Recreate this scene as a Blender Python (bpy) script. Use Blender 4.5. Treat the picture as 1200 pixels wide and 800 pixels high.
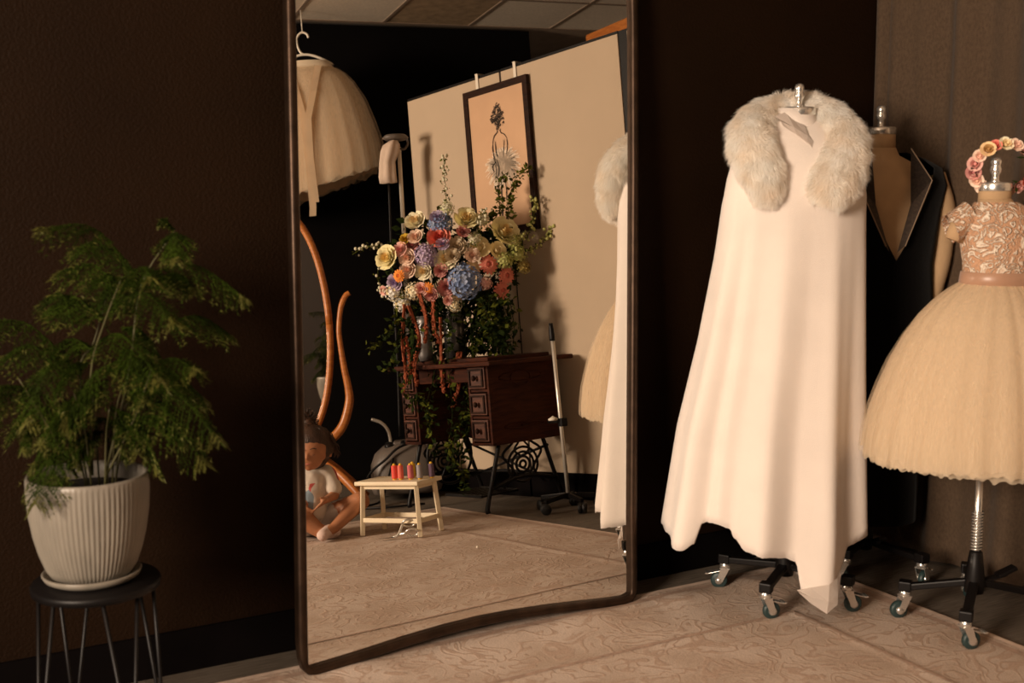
import bpy, bmesh, math, random
import numpy as np
from mathutils import Vector, Matrix, noise

PI = math.pi
sc = bpy.context.scene
for o in list(bpy.data.objects): bpy.data.objects.remove(o)
random.seed(7)

# ------------------------------------------------------------------ camera
cam = bpy.data.cameras.new('camera'); camo = bpy.data.objects.new('camera', cam)
sc.collection.objects.link(camo); sc.camera = camo
YAW = math.radians(60.1327)
PIT = math.radians(7.4735)
fwd = Vector((math.cos(YAW)*math.cos(PIT), math.sin(YAW)*math.cos(PIT), -math.sin(PIT)))
camo.location = (0, 0, 1.28)
camo.rotation_euler = fwd.to_track_quat('-Z', 'Y').to_euler()
cam.sensor_width = 36; cam.lens = 1395/1200*36; cam.clip_start = 0.05
cam.dof.use_dof = True; cam.dof.focus_distance = 4.8; cam.dof.aperture_fstop = 4.0

# ------------------------------------------------------------------ light
w = bpy.data.worlds.new('world'); sc.world = w; w.use_nodes = True
w.node_tree.nodes['Background'].inputs[0].default_value = (0.9, 0.75, 0.6, 1)
w.node_tree.nodes['Background'].inputs[1].default_value = 0.3
ld = bpy.data.lights.new('window_daylight', 'AREA'); ld.shape = 'RECTANGLE'
ld.size = 1.3; ld.size_y = 1.3; ld.energy = 400; ld.color = (1.0, 0.80, 0.62)
lo = bpy.data.objects.new('window_daylight', ld); sc.collection.objects.link(lo)
lo.location = (-3.17, 0.1, 1.85)
lo.rotation_euler = Vector((1, 0.12, -0.10)).to_track_quat('-Z', 'Y').to_euler()
sc.view_settings.view_transform = 'Standard'; sc.view_settings.look = 'None'
sc.view_settings.exposure = 0.0; sc.view_settings.gamma = 1.0
sc.view_settings.use_curve_mapping = False

# ------------------------------------------------------------------ helpers
def link(o):
    sc.collection.objects.link(o); return o
def tag(o, label=None, cat=None, group=None, kind=None):
    if label: o['label'] = label
    if cat: o['category'] = cat
    if group: o['group'] = group
    if kind: o['kind'] = kind
    return o
def empty(name, loc=(0, 0, 0), label=None, cat=None, group=None, rz=0, parent=None):
    o = bpy.data.objects.new(name, None); link(o); o.location = loc; o.rotation_euler.z = rz
    o.empty_display_size = 0.05
    if parent: o.parent = parent
    return tag(o, label, cat, group)
def obj(name, bm, m, parent=None, smooth=False, label=None):
    me = bpy.data.meshes.new(name)
    if smooth:
        for f in bm.faces: f.smooth = True
    bm.to_mesh(me); bm.free()
    o = bpy.data.objects.new(name, me); link(o)
    for x in (m if isinstance(m, (list, tuple)) else [m]): me.materials.append(x)
    if parent: o.parent = parent
    if label: o['label'] = label
    return o
def inst(src, name=None, parent=None, mw=None):
    c = src.copy(); link(c)
    if name: c.name = name
    c.parent = parent
    if mw is not None: c.matrix_local = mw
    return c
def copy_tree(o, parent=None):
    kids = list(o.children)
    c = o.copy(); link(c); c.parent = parent
    for k in kids: copy_tree(k, c)
    return c
BM = bmesh.new
def box(bm, c, s, rot=None, bev=0.0, mi=0):
    r = bmesh.ops.create_cube(bm, size=1.0); vs = r['verts']
    M = Matrix.Translation(c) @ (rot.to_4x4() if rot else Matrix()) @ Matrix.Diagonal((*s, 1))
    bmesh.ops.transform(bm, matrix=M, verts=vs)
    fs = list({f for v in vs for f in v.link_faces})
    if bev > 0:
        es = list({e for v in vs for e in v.link_edges})
        rr = bmesh.ops.bevel(bm, geom=es, offset=bev, segments=2, affect='EDGES', profile=0.6)
        fs = [f for f in rr['faces']] + [f for f in fs if f.is_valid]
    for f in fs: f.material_index = mi
    return vs
def bar(bm, a, b, wx, wy, bev=0.0, mi=0):
    a = Vector(a); b = Vector(b); d = b - a
    q = d.to_track_quat('Z', 'Y').to_matrix()
    return box(bm, (a + b)/2, (wx, wy, d.length), q, bev, mi)
def frames(pts):
    pts = [Vector(p) for p in pts]; out = []
    n = len(pts); t0 = (pts[1] - pts[0]).normalized()
    up = Vector((0, 0, 1)) if abs(t0.z) < 0.9 else Vector((1, 0, 0))
    x = (up - t0*up.dot(t0)).normalized()
    for i in range(n):
        t = (pts[min(i+1, n-1)] - pts[max(i-1, 0)])
        t = t.normalized() if t.length > 1e-9 else t0
        x = (x - t*x.dot(t))
        x = x.normalized() if x.length > 1e-6 else t.orthogonal().normalized()
        out.append((pts[i], t, x, t.cross(x)))
    return out
def catmull(pts, k=6):
    pts = [Vector(p) for p in pts]; out = []
    P = [pts[0]*2 - pts[1]] + pts + [pts[-1]*2 - pts[-2]]
    for i in range(1, len(P) - 2):
        for j in range(k):
            t = j/k
            out.append(0.5*((2*P[i]) + (P[i+1]-P[i-1])*t + (2*P[i-1]-5*P[i]+4*P[i+1]-P[i+2])*t*t + (3*P[i]-P[i-1]-3*P[i+1]+P[i+2])*t**3))
    out.append(pts[-1]); return out
def tube(bm, pts, r, n=8, k=6, cap=True, flat=1.0, mi=0):
    """swept tube; r a number or a list matched to pts; flat squashes one axis"""
    N = len(pts)
    P = catmull(pts, k) if (k > 1 and N > 2) else [Vector(p) for p in pts]
    m = len(P)
    def rad(i):
        if not isinstance(r, (list, tuple)): return r
        s = i*(len(r)-1)/(m-1); a = int(min(s, len(r)-2)); return r[a] + (r[a+1]-r[a])*(s-a)
    rings = []
    for i, (p, t, x, y) in enumerate(frames(P)):
        rr = rad(i)
        rings.append([bm.verts.new(p + x*math.cos(a)*rr + y*math.sin(a)*rr*flat) for a in [2*PI*j/n for j in range(n)]])
    for a, b in zip(rings, rings[1:]):
        for j in range(n):
            f = bm.faces.new((a[j], a[(j+1) % n], b[(j+1) % n], b[j])); f.material_index = mi; f.smooth = True
    if cap:
        for rg in (rings[0][::-1], rings[-1]):
            f = bm.faces.new(rg); f.material_index = mi
    return rings
def rings_loft(bm, rings, closed=True, cap0=False, cap1=False, mi=0, smooth=True):
    R = [[bm.verts.new(p) for p in rg] for rg in rings]
    n = len(R[0])
    for a, b in zip(R, R[1:]):
        for j in range(n if closed else n-1):
            f = bm.faces.new((a[j], a[(j+1) % n], b[(j+1) % n], b[j])); f.material_index = mi; f.smooth = smooth
    if cap0: bm.faces.new(R[0][::-1]).material_index = mi
    if cap1: bm.faces.new(R[-1]).material_index = mi
    return R
def lathe(bm, prof, c=(0, 0, 0), n=32, mi=0, M=None):
    rings = []
    for r, z in prof:
        rg = [Vector((c[0] + r*math.cos(2*PI*j/n), c[1] + r*math.sin(2*PI*j/n), c[2] + z)) for j in range(n)]
        if M: rg = [M @ v for v in rg]
        rings.append(rg)
    R = rings_loft(bm, rings, mi=mi)
    if prof[0][0] > 1e-5: bm.faces.new(R[0][::-1]).material_index = mi
    if prof[-1][0] > 1e-5: bm.faces.new(R[-1]).material_index = mi
    bmesh.ops.remove_doubles(bm, verts=[v for rg in (R[0], R[-1]) for v in rg], dist=1e-6)
def ball(bm, c, r, s=(1, 1, 1), sub=2, mi=0, rot=None):
    q = bmesh.ops.create_icosphere(bm, subdivisions=sub, radius=r)
    M = Matrix.Translation(c) @ (rot.to_4x4() if rot else Matrix()) @ Matrix.Diagonal((*s, 1))
    bmesh.ops.transform(bm, matrix=M, verts=q['verts'])
    for f in {f for v in q['verts'] for f in v.link_faces}: f.smooth = True; f.material_index = mi
    return q['verts']
class Fr:                                   # local frame: u sideways, d towards the viewer, z up
    def __init__(s, P, U, D): s.P = Vector(P); s.U = Vector(U); s.D = Vector(D)
    def __call__(s, u, d=0.0, z=0.0): return s.U*u + s.D*d + Vector((0, 0, z))
UC = Vector((0.8671, -0.4980, 0)); DC = Vector((-0.4980, -0.8671, 0))      # for things by the mirror
UR = Vector((0.867, 0.498, 0)); DR = Vector((-0.498, 0.867, 0))            # for things across the room

# ------------------------------------------------------------------ materials
def nt(name):
    m = bpy.data.materials.new(name); m.use_nodes = True
    return m, m.node_tree, m.node_tree.nodes['Principled BSDF']
def mat(name, col, rough=0.6, metal=0.0, var=0.12, scale=12.0, bump=0.1, bscale=None, sheen=0.0, stretch=(1, 1, 1), trans=0.0, spec=0.5, coat=0.0):
    m, t, b = nt(name); N = t.nodes; L = t.links
    tc = N.new('ShaderNodeTexCoord'); mp = N.new('ShaderNodeMapping'); L.new(tc.outputs['Object'], mp.inputs[0])
    mp.inputs['Scale'].default_value = stretch
    nz = N.new('ShaderNodeTexNoise'); nz.inputs['Scale'].default_value = scale; nz.inputs['Detail'].default_value = 5
    L.new(mp.outputs[0], nz.inputs['Vector'])
    rp = N.new('ShaderNodeValToRGB'); L.new(nz.outputs[0], rp.inputs[0])
    lo_ = [max(0, c*(1-var)) for c in col]; hi = [min(1, c*(1+var)) for c in col]
    rp.color_ramp.elements[0].position = 0.3; rp.color_ramp.elements[1].position = 0.7
    rp.color_ramp.elements[0].color = (*lo_, 1); rp.color_ramp.elements[1].color = (*hi, 1)
    L.new(rp.outputs[0], b.inputs['Base Color'])
    b.inputs['Roughness'].default_value = rough; b.inputs['Metallic'].default_value = metal
    b.inputs['Specular IOR Level'].default_value = spec
    if sheen: b.inputs['Sheen Weight'].default_value = sheen
    if coat: b.inputs['Coat Weight'].default_value = coat
    if bump:
        n2 = N.new('ShaderNodeTexNoise'); n2.inputs['Scale'].default_value = bscale or scale*6; n2.inputs['Detail'].default_value = 3
        L.new(mp.outputs[0], n2.inputs['Vector'])
        bp = N.new('ShaderNodeBump'); bp.inputs['Strength'].default_value = bump; bp.inputs['Distance'].default_value = 0.004
        L.new(n2.outputs[0], bp.inputs['Height']); L.new(bp.outputs[0], b.inputs['Normal'])
    return m
def wood(name, c1, c2, axis=(1, 1, 8), scale=6, rough=0.4):
    m, t, b = nt(name); N = t.nodes; L = t.links
    tc = N.new('ShaderNodeTexCoord'); mp = N.new('ShaderNodeMapping'); L.new(tc.outputs['Object'], mp.inputs[0])
    mp.inputs['Scale'].default_value = axis
    nz = N.new('ShaderNodeTexNoise'); nz.inputs['Scale'].default_value = scale; nz.inputs['Detail'].default_value = 6; nz.inputs['Distortion'].default_value = 1.2
    L.new(mp.outputs[0], nz.inputs['Vector'])
    rp = N.new('ShaderNodeValToRGB'); L.new(nz.outputs[0], rp.inputs[0])
    rp.color_ramp.elements[0].position = 0.35; rp.color_ramp.elements[1].position = 0.65
    rp.color_ramp.elements[0].color = (*c1, 1); rp.color_ramp.elements[1].color = (*c2, 1)
    L.new(rp.outputs[0], b.inputs['Base Color']); b.inputs['Roughness'].default_value = rough
    return m
def swirl(name, c1, c2, c3, scale, rough=0.95, bump=0.3, lines=7.0, dist=0.003, width=0.18, sheen=0.0, blotch=1.3):
    """cloth woven or worked with looping contour lines"""
    m, t, b = nt(name); N = t.nodes; L = t.links
    tc = N.new('ShaderNodeTexCoord')
    n0 = N.new('ShaderNodeTexNoise'); n0.inputs['Scale'].default_value = scale; n0.inputs['Detail'].default_value = 1.5; n0.inputs['Distortion'].default_value = 1.6
    L.new(tc.outputs['Object'], n0.inputs['Vector'])
    mu = N.new('ShaderNodeMath'); mu.operation = 'MULTIPLY'; mu.inputs[1].default_value = lines*6.283; L.new(n0.outputs[0], mu.inputs[0])
    si = N.new('ShaderNodeMath'); si.operation = 'SINE'; L.new(mu.outputs[0], si.inputs[0])
    rp = N.new('ShaderNodeMapRange'); rp.inputs['From Min'].default_value = 1-width*4; rp.inputs['From Max'].default_value = 1.0; L.new(si.outputs[0], rp.inputs['Value'])
    bl = N.new('ShaderNodeTexNoise'); bl.inputs['Scale'].default_value = blotch; bl.inputs['Detail'].default_value = 4
    L.new(tc.outputs['Object'], bl.inputs['Vector'])
    cr = N.new('ShaderNodeValToRGB'); L.new(bl.outputs[0], cr.inputs[0])
    cr.color_ramp.elements[0].position = 0.38; cr.color_ramp.elements[1].position = 0.62
    cr.color_ramp.elements[0].color = (*c1, 1); cr.color_ramp.elements[1].color = (*c2, 1)
    mx = N.new('ShaderNodeMixRGB'); L.new(rp.outputs[0], mx.inputs[0]); L.new(cr.outputs[0], mx.inputs[1]); mx.inputs[2].default_value = (*c3, 1)
    fi = N.new('ShaderNodeTexNoise'); fi.inputs['Scale'].default_value = 220; fi.inputs['Detail'].default_value = 2; L.new(tc.outputs['Object'], fi.inputs['Vector'])
    m2 = N.new('ShaderNodeMixRGB'); m2.blend_type = 'MULTIPLY'; m2.inputs[0].default_value = 0.5; L.new(mx.outputs[0], m2.inputs[1])
    fr = N.new('ShaderNodeValToRGB'); fr.color_ramp.elements[0].position = 0.3; fr.color_ramp.elements[0].color = (0.55, 0.55, 0.55, 1); fr.color_ramp.elements[1].position = 0.6; fr.color_ramp.elements[1].color = (1, 1, 1, 1)
    L.new(fi.outputs[0], fr.inputs[0]); L.new(fr.outputs[0], m2.inputs[2]); L.new(m2.outputs[0], b.inputs['Base Color'])
    ad = N.new('ShaderNodeMath'); ad.operation = 'ADD'; L.new(rp.outputs[0], ad.inputs[0]); L.new(fi.outputs[0], ad.inputs[1])
    bp = N.new('ShaderNodeBump'); bp.inputs['Strength'].default_value = bump; bp.inputs['Distance'].default_value = dist
    L.new(ad.outputs[0], bp.inputs['Height']); L.new(bp.outputs[0], b.inputs['Normal'])
    b.inputs['Roughness'].default_value = rough; b.inputs['Sheen Weight'].default_value = sheen
    b.inputs['Specular IOR Level'].default_value = 0.2
    return m
def tulle(name, col, clear=0.45, scale=60):
    m, t, b = nt(name); N = t.nodes; L = t.links
    out = N['Material Output']; N.remove(b)
    df = N.new('ShaderNodeBsdfDiffuse'); df.inputs[0].default_value = (*col, 1)
    tl = N.new('ShaderNodeBsdfTranslucent'); tl.inputs[0].default_value = (*col, 1)
    tp = N.new('ShaderNodeBsdfTransparent')
    a = N.new('ShaderNodeMixShader'); a.inputs[0].default_value = 0.4; L.new(df.outputs[0], a.inputs[1]); L.new(tl.outputs[0], a.inputs[2])
    tc = N.new('ShaderNodeTexCoord'); mp = N.new('ShaderNodeMapping'); mp.inputs['Scale'].default_value = (1, 1, 0.12)
    L.new(tc.outputs['Object'], mp.inputs[0])
    nz = N.new('ShaderNodeTexNoise'); nz.inputs['Scale'].default_value = scale; nz.inputs['Detail'].default_value = 4; L.new(mp.outputs[0], nz.inputs['Vector'])
    mr = N.new('ShaderNodeMapRange'); mr.inputs['From Min'].default_value = 0.3; mr.inputs['From Max'].default_value = 0.7
    mr.inputs['To Min'].default_value = clear*0.86; mr.inputs['To Max'].default_value = min(1, clear*1.12); L.new(nz.outputs[0], mr.inputs['Value'])
    x = N.new('ShaderNodeMixShader'); L.new(mr.outputs[0], x.inputs[0]); L.new(a.outputs[0], x.inputs[1]); L.new(tp.outputs[0], x.inputs[2])
    L.new(x.outputs[0], out.inputs[0]); return m
def satin(name, col): return mat(name, col, 0.35, sheen=0.3, var=0.05, bump=0.05)

M_wall = mat('wall_paint', (0.0125, 0.0055, 0.0020), 0.6, var=0.12, scale=3, bump=0.55, bscale=130, spec=0.10)
M_blackwall = mat('black_paint', (0.004, 0.003, 0.003), 0.9, bump=0.1, spec=0.1)
M_base = mat('black_vinyl', (0.003, 0.002, 0.002), 0.8, bump=0.05, spec=0.05)
M_tanwall = mat('tan_paint', (0.20, 0.13, 0.08), 0.8)
M_ceil = mat('ceiling_tile', (0.82, 0.70, 0.56), 0.95, var=0.08, scale=60, bump=0.6, bscale=160)
M_ceil_stain = mat('ceiling_tile_aged', (0.38, 0.26, 0.15), 0.95, var=0.25, scale=14, bump=0.6, bscale=160)
M_grid = mat('ceiling_grid', (0.30, 0.22, 0.16), 0.6)
M_carpet = mat('carpet_tile', (0.150, 0.122, 0.096), 0.98, var=0.45, scale=5, bump=0.8, bscale=90, stretch=(2.2, 60, 1), spec=0.1)
M_rug = swirl('woven_rug', (0.49, 0.375, 0.295), (0.61, 0.495, 0.415), (0.49, 0.36, 0.28), 8.5, lines=4.5, width=0.20, blotch=4.5, bump=.3)
M_rugline = mat('rug_border_line', (0.39, 0.27, 0.205), 0.95, var=0.2, scale=40, bump=0.3)
M_ruglight = mat('rug_border_light', (0.60, 0.46, 0.37), 0.95, var=0.15, scale=40, bump=0.3)
M_curtain = mat('linen_curtain', (0.172, 0.112, 0.070), 0.95, var=0.18, scale=140, bump=0.5, bscale=500, stretch=(1, 1, 0.6), sheen=0.1)
M_bronze = mat('dark_bronze', (0.045, 0.026, 0.016), 0.42, metal=0.75, var=0.3, scale=25, bump=0.05)
M_mirror, t_, b_ = nt('mirror_glass'); b_.inputs['Metallic'].default_value = 1; b_.inputs['Roughness'].default_value = 0.0
tcm = t_.nodes.new('ShaderNodeTexNoise'); tcm.inputs['Scale'].default_value = 3
rm = t_.nodes.new('ShaderNodeValToRGB'); rm.color_ramp.elements[0].color = (0.84, 0.82, 0.78, 1); rm.color_ramp.elements[1].color = (0.88, 0.86, 0.82, 1)
t_.links.new(tcm.outputs[0], rm.inputs[0]); t_.links.new(rm.outputs[0], b_.inputs['Base Color'])
M_black = mat('black_metal', (0.005, 0.004, 0.004), 0.45, bump=0.03, spec=0.25)
M_steel = mat('chrome', (0.78, 0.76, 0.72), 0.25, metal=0.85, var=0.1, bump=0.0)
M_pole = mat('aluminium', (0.75, 0.70, 0.62), 0.35, metal=0.6, var=0.1, bump=0.0)
M_rubber = mat('teal_wheel', (0.022, 0.045, 0.045), 0.45)
M_blackrub = mat('black_wheel', (0.008, 0.008, 0.008), 0.5)
M_wool = mat('white_wool', (0.86, 0.77, 0.70), 0.95, var=0.03, scale=8, bump=0.5, bscale=600, sheen=0.35, spec=0.1)
M_fur, t_, b_ = nt('cream_fur'); t_.nodes.remove(b_)
nf = t_.nodes.new('ShaderNodeTexNoise'); nf.inputs['Scale'].default_value = 14; cf = t_.nodes.new('ShaderNodeValToRGB')
cf.color_ramp.elements[0].position = .3; cf.color_ramp.elements[0].color = (.98, .91, .82, 1); cf.color_ramp.elements[1].position = .65; cf.color_ramp.elements[1].color = (1, .99, .96, 1)
tcf = t_.nodes.new('ShaderNodeTexCoord'); t_.links.new(tcf.outputs['Object'], nf.inputs['Vector']); t_.links.new(nf.outputs[0], cf.inputs[0])
d_ = t_.nodes.new('ShaderNodeBsdfDiffuse'); r_ = t_.nodes.new('ShaderNodeBsdfTranslucent'); x_ = t_.nodes.new('ShaderNodeMixShader'); x_.inputs[0].default_value = .5
for q_ in (d_, r_): t_.links.new(cf.outputs[0], q_.inputs[0])
t_.links.new(d_.outputs[0], x_.inputs[1]); t_.links.new(r_.outputs[0], x_.inputs[2]); t_.links.new(x_.outputs[0], t_.nodes['Material Output'].inputs[0])
M_cloth = mat('form_cloth', (0.50, 0.33, 0.185), 0.9, var=0.06, scale=20, bump=0.3, bscale=400)
M_velvet = mat('black_velvet', (0.006, 0.005, 0.005), 0.9, sheen=0.15, bump=0.2, spec=0.1)
M_lapel = mat('dark_lapel', (0.055, 0.038, 0.028), 0.9, var=0.3, scale=120, bump=0.4)
M_trim = mat('tan_piping', (0.30, 0.21, 0.14), 0.8)
M_lace = swirl('ivory_lace', (0.58, 0.33, 0.20), (0.64, 0.38, 0.24), (0.90, 0.78, 0.64), 24, rough=0.85, bump=1.0, lines=5, dist=0.004, width=0.30)
M_ribbon = satin('champagne_ribbon', (0.42, 0.24, 0.155))
M_tulle = tulle('cream_tulle', (0.90, 0.76, 0.57), 0.42)
M_tulle2 = tulle('cream_tulle_veil', (0.93, 0.80, 0.62), 0.78, 130)
M_lining = mat('skirt_lining', (0.72, 0.52, 0.33), 0.9, var=0.05)
M_potglaze = mat('stoneware_glaze', (0.225, 0.20, 0.165), 0.38, var=0.16, scale=22, bump=0.25, bscale=60, stretch=(1, 1, 0.3))
M_soil = mat('soil', (0.012, 0.008, 0.005), 1.0, bump=0.8)
M_frond = mat('fern_green', (0.021, 0.037, 0.002), 0.8, spec=0.10, var=0.45, scale=18, bump=0.0)
M_frondtip = mat('fern_tip', (0.085, 0.085, 0.008), 0.7, var=0.3, bump=0.0)
M_stem = mat('fern_stem', (0.05, 0.045, 0.010), 0.6)
M_cream = mat('cream_paint', (0.80, 0.68, 0.48), 0.5, var=0.04, bump=0.05)
M_wood = wood('walnut', (0.024, 0.0055, 0.002), (0.062, 0.015, 0.005), rough=0.65)
for q_ in (M_wood,): q_.node_tree.nodes['Principled BSDF'].inputs['Specular IOR Level'].default_value = .15
M_wooddark = wood('walnut_dark', (0.012, 0.004, 0.002), (0.03, 0.010, 0.004), rough=0.6)
M_wooddark.node_tree.nodes['Principled BSDF'].inputs['Specular IOR Level'].default_value = .15
M_drawer = wood('drawer_walnut', (0.045, 0.011, 0.004), (0.10, 0.027, 0.009), rough=0.65)
M_orange = wood('bentwood', (0.36, 0.105, 0.02), (0.50, 0.17, 0.035), (2, 2, 10), 5, 0.35)
M_panel = mat('pinboard', (0.52, 0.40, 0.285), 0.9, var=0.03, scale=3, bump=0.2, bscale=300)
M_grey = mat('grey_plastic', (0.13, 0.105, 0.088), 0.45, var=0.05)
M_white = mat('white_plastic', (0.80, 0.72, 0.60), 0.4, var=0.03, bump=0.0)
M_skin = mat('skin', (0.40, 0.165, 0.075), 0.5, var=0.10, scale=14, bump=0.05)
M_hair = mat('brown_hair', (0.045, 0.018, 0.008), 0.5, var=0.5, scale=30, stretch=(1, 1, 0.3), bump=0.6)
M_sock = mat('pale_sock', (0.62, 0.46, 0.40), 0.9)
M_short = mat('grey_shorts', (0.50, 0.44, 0.40), 0.9)

# ------------------------------------------------------------------ setting
def struct(name, bm, m, parent=None, kind=True, **k):
    o = obj(name, bm, m, parent, **k)
    if kind and not parent: o['kind'] = 'structure'
    return o
def slab(name, a, b, m):
    bm = BM(); a = Vector(a); b = Vector(b); box(bm, (a+b)/2, (abs(b.x-a.x), abs(b.y-a.y), abs(b.z-a.z)))
    return struct(name, bm, m)
H = 2.95
fl = slab('floor', (-3.4, -2.6, -0.12), (5.8, 3.2, 0), M_carpet)
slab('wall_front', (-3.4, 3.06, 0), (5.8, 3.2, H+0.1), M_wall)
slab('wall_corner', (3.30, 2.08, 0), (5.65, 3.059, H), M_blackwall)
slab('wall_right', (5.65, -2.6, 0), (5.8, 3.059, H+0.1), M_tanwall)
# back wall, at a slight angle to the front wall
bd = Vector((0.987, 0.161, 0)); bn = Vector((-0.161, 0.987, 0))
p1 = Vector((4.55, -0.95, 0)); p0 = p1 - bd*7.95
bm = BM(); c = (p0+p1)/2 - bn*0.06; c.z = H/2
box(bm, c, (7.95, 0.12, H), Matrix(((bd.x, bn.x, 0), (bd.y, bn.y, 0), (0, 0, 1))))
struct('wall_back', bm, M_blackwall)
slab('wall_far', (4.4, -2.6, 0), (5.649, -2.45, H), M_tanwall)
# left wall with the window opening the daylight comes through
bm = BM(); x0, x1 = -3.4, -3.25
for a, b in (((x0, -2.6, 0), (x1, 3.059, 0.95)), ((x0, -2.6, 2.75), (x1, 3.059, H+0.1)), ((x0, -2.6, 0.95), (x1, -0.85, 2.75)), ((x0, 1.05, 0.95), (x1, 3.059, 2.75))):
    a = Vector(a); b = Vector(b); box(bm, (a+b)/2, b-a)
struct('wall_left', bm, M_wall)
win = BM()
for a, b in (((-3.3, -0.85, 0.95), (-3.22, -0.80, 2.75)), ((-3.3, 1.0, 0.95), (-3.22, 1.05, 2.75)), ((-3.3, -0.85, 0.95), (-3.2, 1.05, 1.0)), ((-3.3, -0.85, 2.7), (-3.22, 1.05, 2.75))):
    a = Vector(a); b = Vector(b); box(win, (a+b)/2, b-a)
struct('window_1', win, M_cream)
# skirtings
slab('baseboard_front', (-3.2, 3.048, 0), (3.18, 3.0595, 0.115), M_base)
slab('baseboard_left', (-3.25, -2.0, 0), (-3.238, 3.04, 0.115), M_base)
# suspended ceiling: tiles in a grid turned like the back wall
ceil = slab('ceiling', (-3.4, -2.6, H+0.02), (5.8, 3.2, H+0.1), M_grid)
tile_bm = BM(); box(tile_bm, (0, 0, 0), (0.594, 0.594, 0.012), bev=0.003)
rot = Matrix.Rotation(math.atan2(0.161, 0.987), 4, 'Z')
src = None; org = Vector((2.902, -1.219, 0)) + bn*0.09
for i in range(-6, 5):
    for j in range(0, 6):
        q = org + bd*(0.60*i + 0.31 - 0.02) + bn*(0.60*j + 0.30)
        if not (-3.1 < q.x < 5.5 and -2.3 < q.y < 2.9): continue
        if src is None:
            src = obj('ceiling_tile', tile_bm, M_ceil, ceil); t = src
        else: t = inst(src, 'ceiling_tile', ceil)
        t.matrix_local = Matrix.Translation((q.x, q.y, H+0.006)) @ rot
        if i in (1,) and j == 0:
            t.data = t.data.copy(); t.data.materials[0] = M_ceil_stain; t['label'] = 'stained tan ceiling tile'
# cross tees standing slightly proud
bm = BM()
for i in range(-7, 6):
    a = org + bd*(0.60*i + 0.59); box(bm, (a + bn*1.8) + Vector((0, 0, H+0.003)), (0.022, 3.6, 0.014), rot.to_3x3())
for j in range(0, 7):
    a = org + bn*(0.60*j); box(bm, (a - bd*1.3) + Vector((0, 0, H+0.002)), (7.2, 0.022, 0.014), rot.to_3x3())
obj('ceiling_grid', bm, M_grid, ceil)

# ------------------------------------------------------------------ rug
RX0, RX1, RY0, RY1 = 0.68, 2.825, 0.42, 2.93
def rugz(x, y):
    z = 0.010 + 0.0022*noise.noise((x*2.2, y*2.2, 1.3))
    d = math.exp(-((y-2.80)/0.07)**2) * (1 if 1.0 < x < 2.7 else 0.3)
    z += 0.016*d*max(0, noise.noise((x*7.0, y*3.0, 4.0)) + 0.15)
    for a, c0 in ((x, 2.44), (y, 2.557), (y, 0.80)):
        if c0 == 2.44 and not (0.8 < y < 2.557): continue
        if c0 != 2.44 and x > 2.44: continue
        z += 0.0035*math.exp(-((a-c0)/0.018)**2)
    e = min(x-RX0, RX1-x, y-RY0, RY1-y)
    return z if e > 0.012 else max(0.004, z*0.6)
def rug_mesh():
    xs = list(np.linspace(RX0, RX1, 210)); ys = list(np.linspace(RY0, RY1, 190))
    bm = BM(); G = [[bm.verts.new((x, y, rugz(x, y))) for x in xs] for y in ys]
    for j in range(len(ys)-1):
        for i in range(len(xs)-1):
            f = bm.faces.new((G[j][i], G[j][i+1], G[j+1][i+1], G[j+1][i])); f.smooth = True
    # skirt down to the floor
    rim = [G[0][i] for i in range(len(xs))] + [G[j][-1] for j in range(1, len(ys))] + [G[-1][i] for i in range(len(xs)-2, -1, -1)] + [G[j][0] for j in range(len(ys)-2, 0, -1)]
    low = [bm.verts.new((v.co.x, v.co.y, 0.0005)) for v in rim]
    for k in range(len(rim)):
        bm.faces.new((rim[k], low[k], low[(k+1) % len(rim)], rim[(k+1) % len(rim)]))
    return bm
rug = obj('area_rug', rug_mesh(), M_rug)
tag(rug, 'large tan and rose woven paisley rug spread over the floor', 'rug')
def rug_band(x0, y0, x1, y1, hw, m, dz=0.0012):
    bm = BM(); n = 120; d = Vector((x1-x0, y1-y0, 0)); L_ = d.length; d.normalize(); p = Vector((-d.y, d.x, 0))
    prev = None
    for i in range(n+1):
        c = Vector((x0, y0, 0)) + d*L_*i/n; cur = []
        for s in (-1, -0.33, 0.33, 1):
            q = c + p*hw*s*(1 + 0.25*noise.noise((i*0.7, s, 0))); cur.append(bm.verts.new((q.x, q.y, rugz(q.x, q.y) + dz)))
        if prev:
            for k in range(3): bm.faces.new((prev[k], cur[k], cur[k+1], prev[k+1])).smooth = True
        prev = cur
    return bm
for i, a in enumerate(((1.06, 2.557, 2.44, 2.557), (2.44, 2.557, 2.44, 0.8), (1.06, 0.8, 2.44, 0.8), (1.06, 0.8, 1.06, 2.557))):
    obj('border_line', rug_band(*a, 0.007, M_rugline), M_rugline, rug)
for a in ((.70, 2.905, 2.80, 2.905), (2.80, 2.905, 2.80, 0.44), (.70, 0.445, 2.8, 0.445), (.705, .445, .705, 2.905)):
    obj('border_edge', rug_band(*a, 0.010, M_ruglight), M_ruglight, rug)
for a in ((.74, 2.865, 2.76, 2.865), (2.76, 2.865, 2.76, 0.48), (.74, 0.485, 2.76, 0.485), (.745, .485, .745, 2.865)):
    obj('border_line', rug_band(*a, 0.012, M_rugline), M_rugline, rug)

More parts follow.
